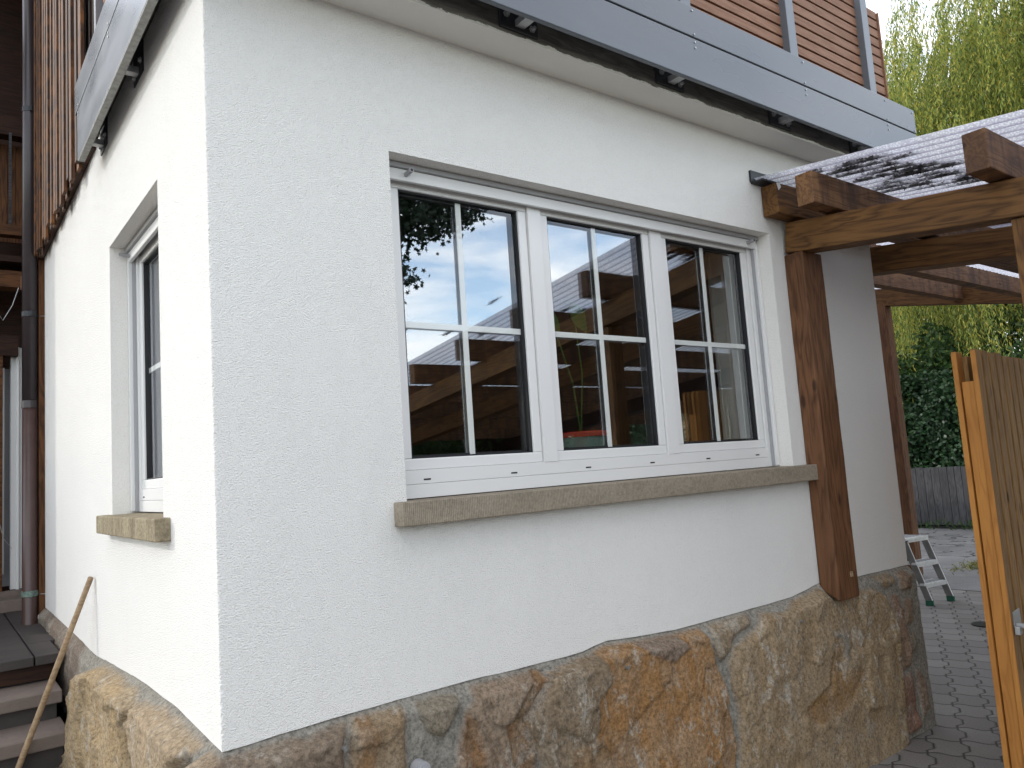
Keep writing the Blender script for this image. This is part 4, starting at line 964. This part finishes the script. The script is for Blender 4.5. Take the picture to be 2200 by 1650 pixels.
def willow(cx, cy, label):
    t = empty('willow_tree', (cx, cy, 0), label, 'tree')
    mb = MB(); mb.tube([(cx, cy, -.1), (cx+.1, cy, 2), (cx, cy+.1, 4), (cx+.1, cy, 6)], [.45, .36, .30, .2], 12)
    limbs = []
    for k in range(15):
        a = 2*math.pi*k/15+random.uniform(-.2, .2); rr = random.uniform(1.8, 3.6); zt = random.uniform(8.2, 10.8)
        pts = [(cx, cy, random.uniform(3.5, 5.8)), (cx+math.cos(a)*rr*.35, cy+math.sin(a)*rr*.35, zt*.78), (cx+math.cos(a)*rr*.75, cy+math.sin(a)*rr*.75, zt), (cx+math.cos(a)*rr*1.05, cy+math.sin(a)*rr*1.05, zt-.3)]
        mb.tube(pts, [.14, .06, .02, .008], 7)
    mb.build('trunk', 'twig', t)
    # hanging strands
    ns = 11500
    nb = 620; ab = rng.uniform(0, 2*math.pi, nb); rb = 5.2*np.sqrt(rng.random(nb)*.92+.08); kb = rng.integers(0, nb, ns)
    bx_ = np.cos(ab[kb])*rb[kb]+rng.normal(0, .15, ns); by_ = np.sin(ab[kb])*rb[kb]+rng.normal(0, .15, ns); a = np.arctan2(by_, bx_); rr = np.hypot(bx_, by_)
    bz = rng.random(nb)[kb]
    lump = 1+.10*np.sin(a*5+1)+.07*np.sin(a*11)
    rr = rr*lump
    dome = 10.9-2.4*(rr/5.6)**2+.6*np.sin(a*7+rr*1.7)+.3*np.sin(a*13-rr*3)
    zs = dome-bz**1.6*3.8-rng.random(ns)*.25
    Ls = rng.uniform(1.1, 3.6, ns); Ls = np.where(rr > 3.4, Ls*1.35, Ls); Ls = np.minimum(Ls, zs-1.7)
    x0 = cx+np.cos(a)*rr; y0 = cy+np.sin(a)*rr
    keep = (x0 < cx+2.0) & (y0 > -2.0); a, rr, zs, Ls, x0, y0 = [q[keep] for q in (a, rr, zs, Ls, x0, y0)]; ns = len(a)
    m_ = 84; tt_ = (np.arange(m_)+.5)/m_
    tt_ = tt_[None, :]+rng.normal(0, .006, (ns, m_))
    sx = rng.normal(0, .16, (ns, 1)); sy = rng.normal(0, .16, (ns, 1)); arc = .35*np.sqrt(np.clip(tt_*3, 0, 1))
    px = x0[:, None]+np.cos(a)[:, None]*arc+sx*tt_**1.5+.03*np.sin(tt_*9+a[:, None]*30); py = y0[:, None]+np.sin(a)[:, None]*arc+sy*tt_**1.5+.03*np.cos(tt_*8+a[:, None]*50)
    pz = zs[:, None]-Ls[:, None]*tt_+.12*np.sin(np.clip(tt_*4, 0, 1)*math.pi)
    C = np.stack([px, py, pz], -1).reshape(-1, 3); n = len(C)
    D = rng.normal(size=(n, 3))*(.34, .34, .25)+(0, 0, -.85); Nn = rng.normal(size=(n, 3))
    quads_np('crown', leaf_quads(C, D, Nn, rng.uniform(.07, .125, n), rng.uniform(.014, .022, n)), 'leaf_willow', t)
    return t
willow(18.4, 3.6, 'weeping willow with yellow green hanging strands behind the pergola')

def blobtree(cx, cy, rad, zc_, name, mat, label, n=16000, ln=.14):
    t = empty(name, (cx, cy, 0), label, 'tree')
    MB().tube([(cx, cy, -.1), (cx, cy, zc_*.5), (cx+.2, cy, zc_)], [.3, .22, .1], 10).build('trunk', 'twig', t)
    ncl = 60; cc = rng.normal(size=(ncl, 3)); cc /= np.linalg.norm(cc, axis=1, keepdims=True); cc *= (rng.random((ncl, 1))**.4)*rad; cc += (cx, cy, zc_)
    k = rng.integers(0, ncl, n); P = cc[k]+rng.normal(size=(n, 3))*rad*.17
    leafobj = quads_np('crown', leaf_quads(P, rng.normal(size=(n, 3)), rng.normal(size=(n, 3))+(0, 0, .5), rng.uniform(ln*.7, ln*1.2, n), rng.uniform(ln*.45, ln*.7, n)), mat, t)
    return t
blobtree(23, 11.5, 4.0, 4.2, 'broadleaf_tree', 'leaf_bush', 'round green tree far behind the hedge, left of the willow', 22000, .2)['group'] = 'trees far behind the hedge'
blobtree(27, 7.0, 4.5, 4.4, 'broadleaf_tree', 'leaf_hedge', 'dark tree far behind the willow trunk', 22000, .22)['group'] = 'trees far behind the hedge'
blobtree(26, 1.0, 4.5, 4.0, 'broadleaf_tree', 'leaf_bush', 'broad green tree far right behind the willow', 16000, .22)['group'] = 'trees far behind the hedge'

# weeds on the asphalt and drain cover
C = np.stack([rng.normal(9.9, .20, 420), rng.normal(4.12, .10, 420), rng.random(420)*.03+.006], 1)
D = rng.normal(size=C.shape)*(1, 1, .5)+(0, 0, .5)
tag(quads_np('weeds', leaf_quads(C, D, rng.normal(size=C.shape), rng.uniform(.03, .07, 420), rng.uniform(.01, .02, 420)), 'weed'), 'patch of yellowish weeds on the asphalt behind the step ladder', kind='stuff')
C = np.stack([rng.normal(13.6, .10, 500), rng.uniform(4.8, 9, 500), rng.random(500)*.12+.006], 1); D = rng.normal(size=C.shape)*(.6, .6, .4)+(0, 0, .8)
tag(quads_np('weeds', leaf_quads(C, D, rng.normal(size=C.shape), rng.uniform(.05, .14, 500), rng.uniform(.012, .025, 500)), 'leaf_bush'), 'tufts of weeds along the foot of the grey fence', kind='stuff')
tag(MB().tube([(6.93, 2.90, .002), (6.93, 2.90, .010)], .10, 24).build('drain_cover', 'steel'), 'small dark round drain cover set in the paving', 'drain cover')

blobtree(-4.0, 6.0, 2.4, 9.3, 'broadleaf_tree', 'leaf_bush', 'tall unseen tree added left of the steps to shade the pergola', 14000, .2)  # out of view, added only to keep sun off the pergola
# =================================================================== BEHIND THE CAMERA (seen in the window panes)
bf = empty('timber_fence', (6, -4.4, 0), 'brown board fence reflected in the window below the pergola roof', 'fence')
x_ = 2.5
while x_ < 7.4:
    wd_ = random.uniform(.12, .16); zt = 1.78 if x_ < 6.2 else 2.2
    beam('board', (x_, -4.45, .03), (x_, -4.45, zt+random.uniform(-.02, .02)), .025, wd_-.01, 'wood_porch' if x_ < 6.2 else 'wood_dark', bf, .002, upv=(1, 0, 0)); x_ += wd_
hb = empty('hedge', (4.5, -5.2, 0), 'green hedge showing over the reflected brown fence', 'hedge')
def hb_pos(n):
    x = rng.uniform(1.5, 7.0, n); z = rng.uniform(1.3, 2.35, n)+.12*np.sin(x*4); y = -5.0+rng.random(n)*.7; return np.stack([x, y, z], 1)
leafmass('foliage', 12000, hb_pos, 'leaf_bush', .09, .055, '', '', parent=hb, out=(0, 1, .3))
box('dark_core', (1.6, -5.9, 0), (6.9, -5.1, 2.1), 'soil', hb)  # dark box added to fill the inside of this hedge
# broad-leaved branch hanging in at the top left of the reflection
mt_ = empty('maple_tree', (1.6, -5.5, 0), 'maple tree whose dark branch is mirrored at the top of the left casement', 'tree')
MB().tube([(1.6, -5.5, -.1), (1.7, -5.3, 2.5), (2.2, -4.6, 5), (2.6, -4.0, 6.5)], [.25, .2, .13, .06], 10).tube([(2.1, -4.8, 4.4), (3.3, -3.9, 5.1), (4.6, -3.5, 5.15), (5.2, -3.4, 5.1)], [.1, .06, .03, .01], 8).tube([(3.3, -3.9, 5.1), (3.9, -3.6, 4.6), (4.3, -3.5, 4.1)], [.04, .02, .006], 6).build('trunk', 'twig', mt_)
star = []
for i in range(15):
    an = math.pi*2*i/15; rr_ = (.5, .30, .42, .26, .36)[i % 5] if False else (1.0 if i % 3 == 0 else (.45 if i % 3 == 1 else .62)); star.append((math.cos(an)*rr_, math.sin(an)*rr_))
v = []; f_ = []
def maple_leaf(c, s_):
    c = Vector(c); n_ = Vector((random.uniform(-.6, .6), random.uniform(.3, 1), random.uniform(-.6, .6))).normalized(); u_ = n_.orthogonal().normalized(); q = n_.cross(u_); b0 = len(v)
    an0 = random.uniform(0, 6.28); 
    for a_, b_ in star:
        aa = a_*math.cos(an0)-b_*math.sin(an0); bb = a_*math.sin(an0)+b_*math.cos(an0); v.append(tuple(c+u_*aa*s_+q*bb*s_))
    v.append(tuple(c)); k0 = b0+15
    for i in range(15): f_.append((b0+i, b0+(i+1) % 15, k0))
for (cx, cy, cz, rx, rz, n) in ((4.45, -3.5, 5.10, .85, .40, 1100), (5.25, -3.45, 5.10, .45, .26, 420), (4.35, -3.55, 4.62, .50, .28, 480), (5.45, -3.4, 4.80, .20, .15, 110), (4.85, -3.4, 4.62, .35, .16, 140), (4.35, -3.5, 4.02, .30, .20, 120), (4.55, -3.45, 3.85, .16, .13, 45), (4.15, -3.5, 3.75, .22, .16, 60), (3.2, -3.9, 5.2, .9, .6, 300)):
    for _ in range(int(n*2.6)):
        maple_leaf((random.gauss(cx, rx*.55), cy+random.uniform(-.4, .4), random.gauss(cz, rz*.6)), random.uniform(.028, .05))
mesh('foliage', v, f_, 'leaf_maple', mt_)
hb2 = empty('hedge', (10, -9.3, 0), 'dark evergreen hedge mirrored low in the middle casement', 'hedge')
leafmass('foliage', 16000, lambda n: np.stack([rng.uniform(5.5, 15.5, n), -9+rng.random(n)*-.6, rng.uniform(.1, 3.0, n)+.2*np.sin(rng.uniform(0, 9, n))], 1), 'leaf_hedge', .13, .08, '', '', parent=hb2, out=(0, 1, .3))
box('dark_core', (5.6, -10.4, 0), (15.4, -9.5, 2.7), 'soil', hb2)  # solid dark filling added behind the leaves
# pale house and pine mirrored in the right casement
nb = empty('house', (20, -12, 0), 'pale beige house mirrored low in the right casement', 'house')
MB().box((18.6, -14, 0), (21.02, -11.4, 3.9)).build('wall', 'beige', nb); MB().box((18.4, -14.3, 3.9), (21.1, -11.2, 4.05)).build('roof', 'wood_dark', nb)
pn = empty('pine_tree', (11.6, -5.4, 0), 'pine tree with bristly dark needles mirrored before the beige house', 'tree')
MB().tube([(11.6, -5.4, -.1), (11.6, -5.4, 2.9)], [.12, .04], 8).build('trunk', 'twig', pn)
Cs = []; Ds = []
for k in range(95):
    an = random.uniform(0, 6.28); z_ = random.uniform(1.1, 2.9); Lb = random.uniform(.5, 1.25)*(1.2-.25*(z_-1)); 
    for j in range(7):
        s_ = (j+1)/7*Lb; c = np.array((11.6+math.cos(an)*s_, -5.4+math.sin(an)*s_*.8, z_+.25*s_)); n = 26
        Cs.append(np.repeat(c[None], n, 0)+rng.normal(size=(n, 3))*.03); Ds.append(rng.normal(size=(n, 3))+(math.cos(an)*.6, math.sin(an)*.6, .5))
Cs = np.concatenate(Cs); Ds = np.concatenate(Ds)
quads_np('needles', leaf_quads(Cs, Ds, rng.normal(size=Cs.shape), rng.uniform(.09, .15, len(Cs)), np.full(len(Cs), .006)), 'leaf_pine', pn)
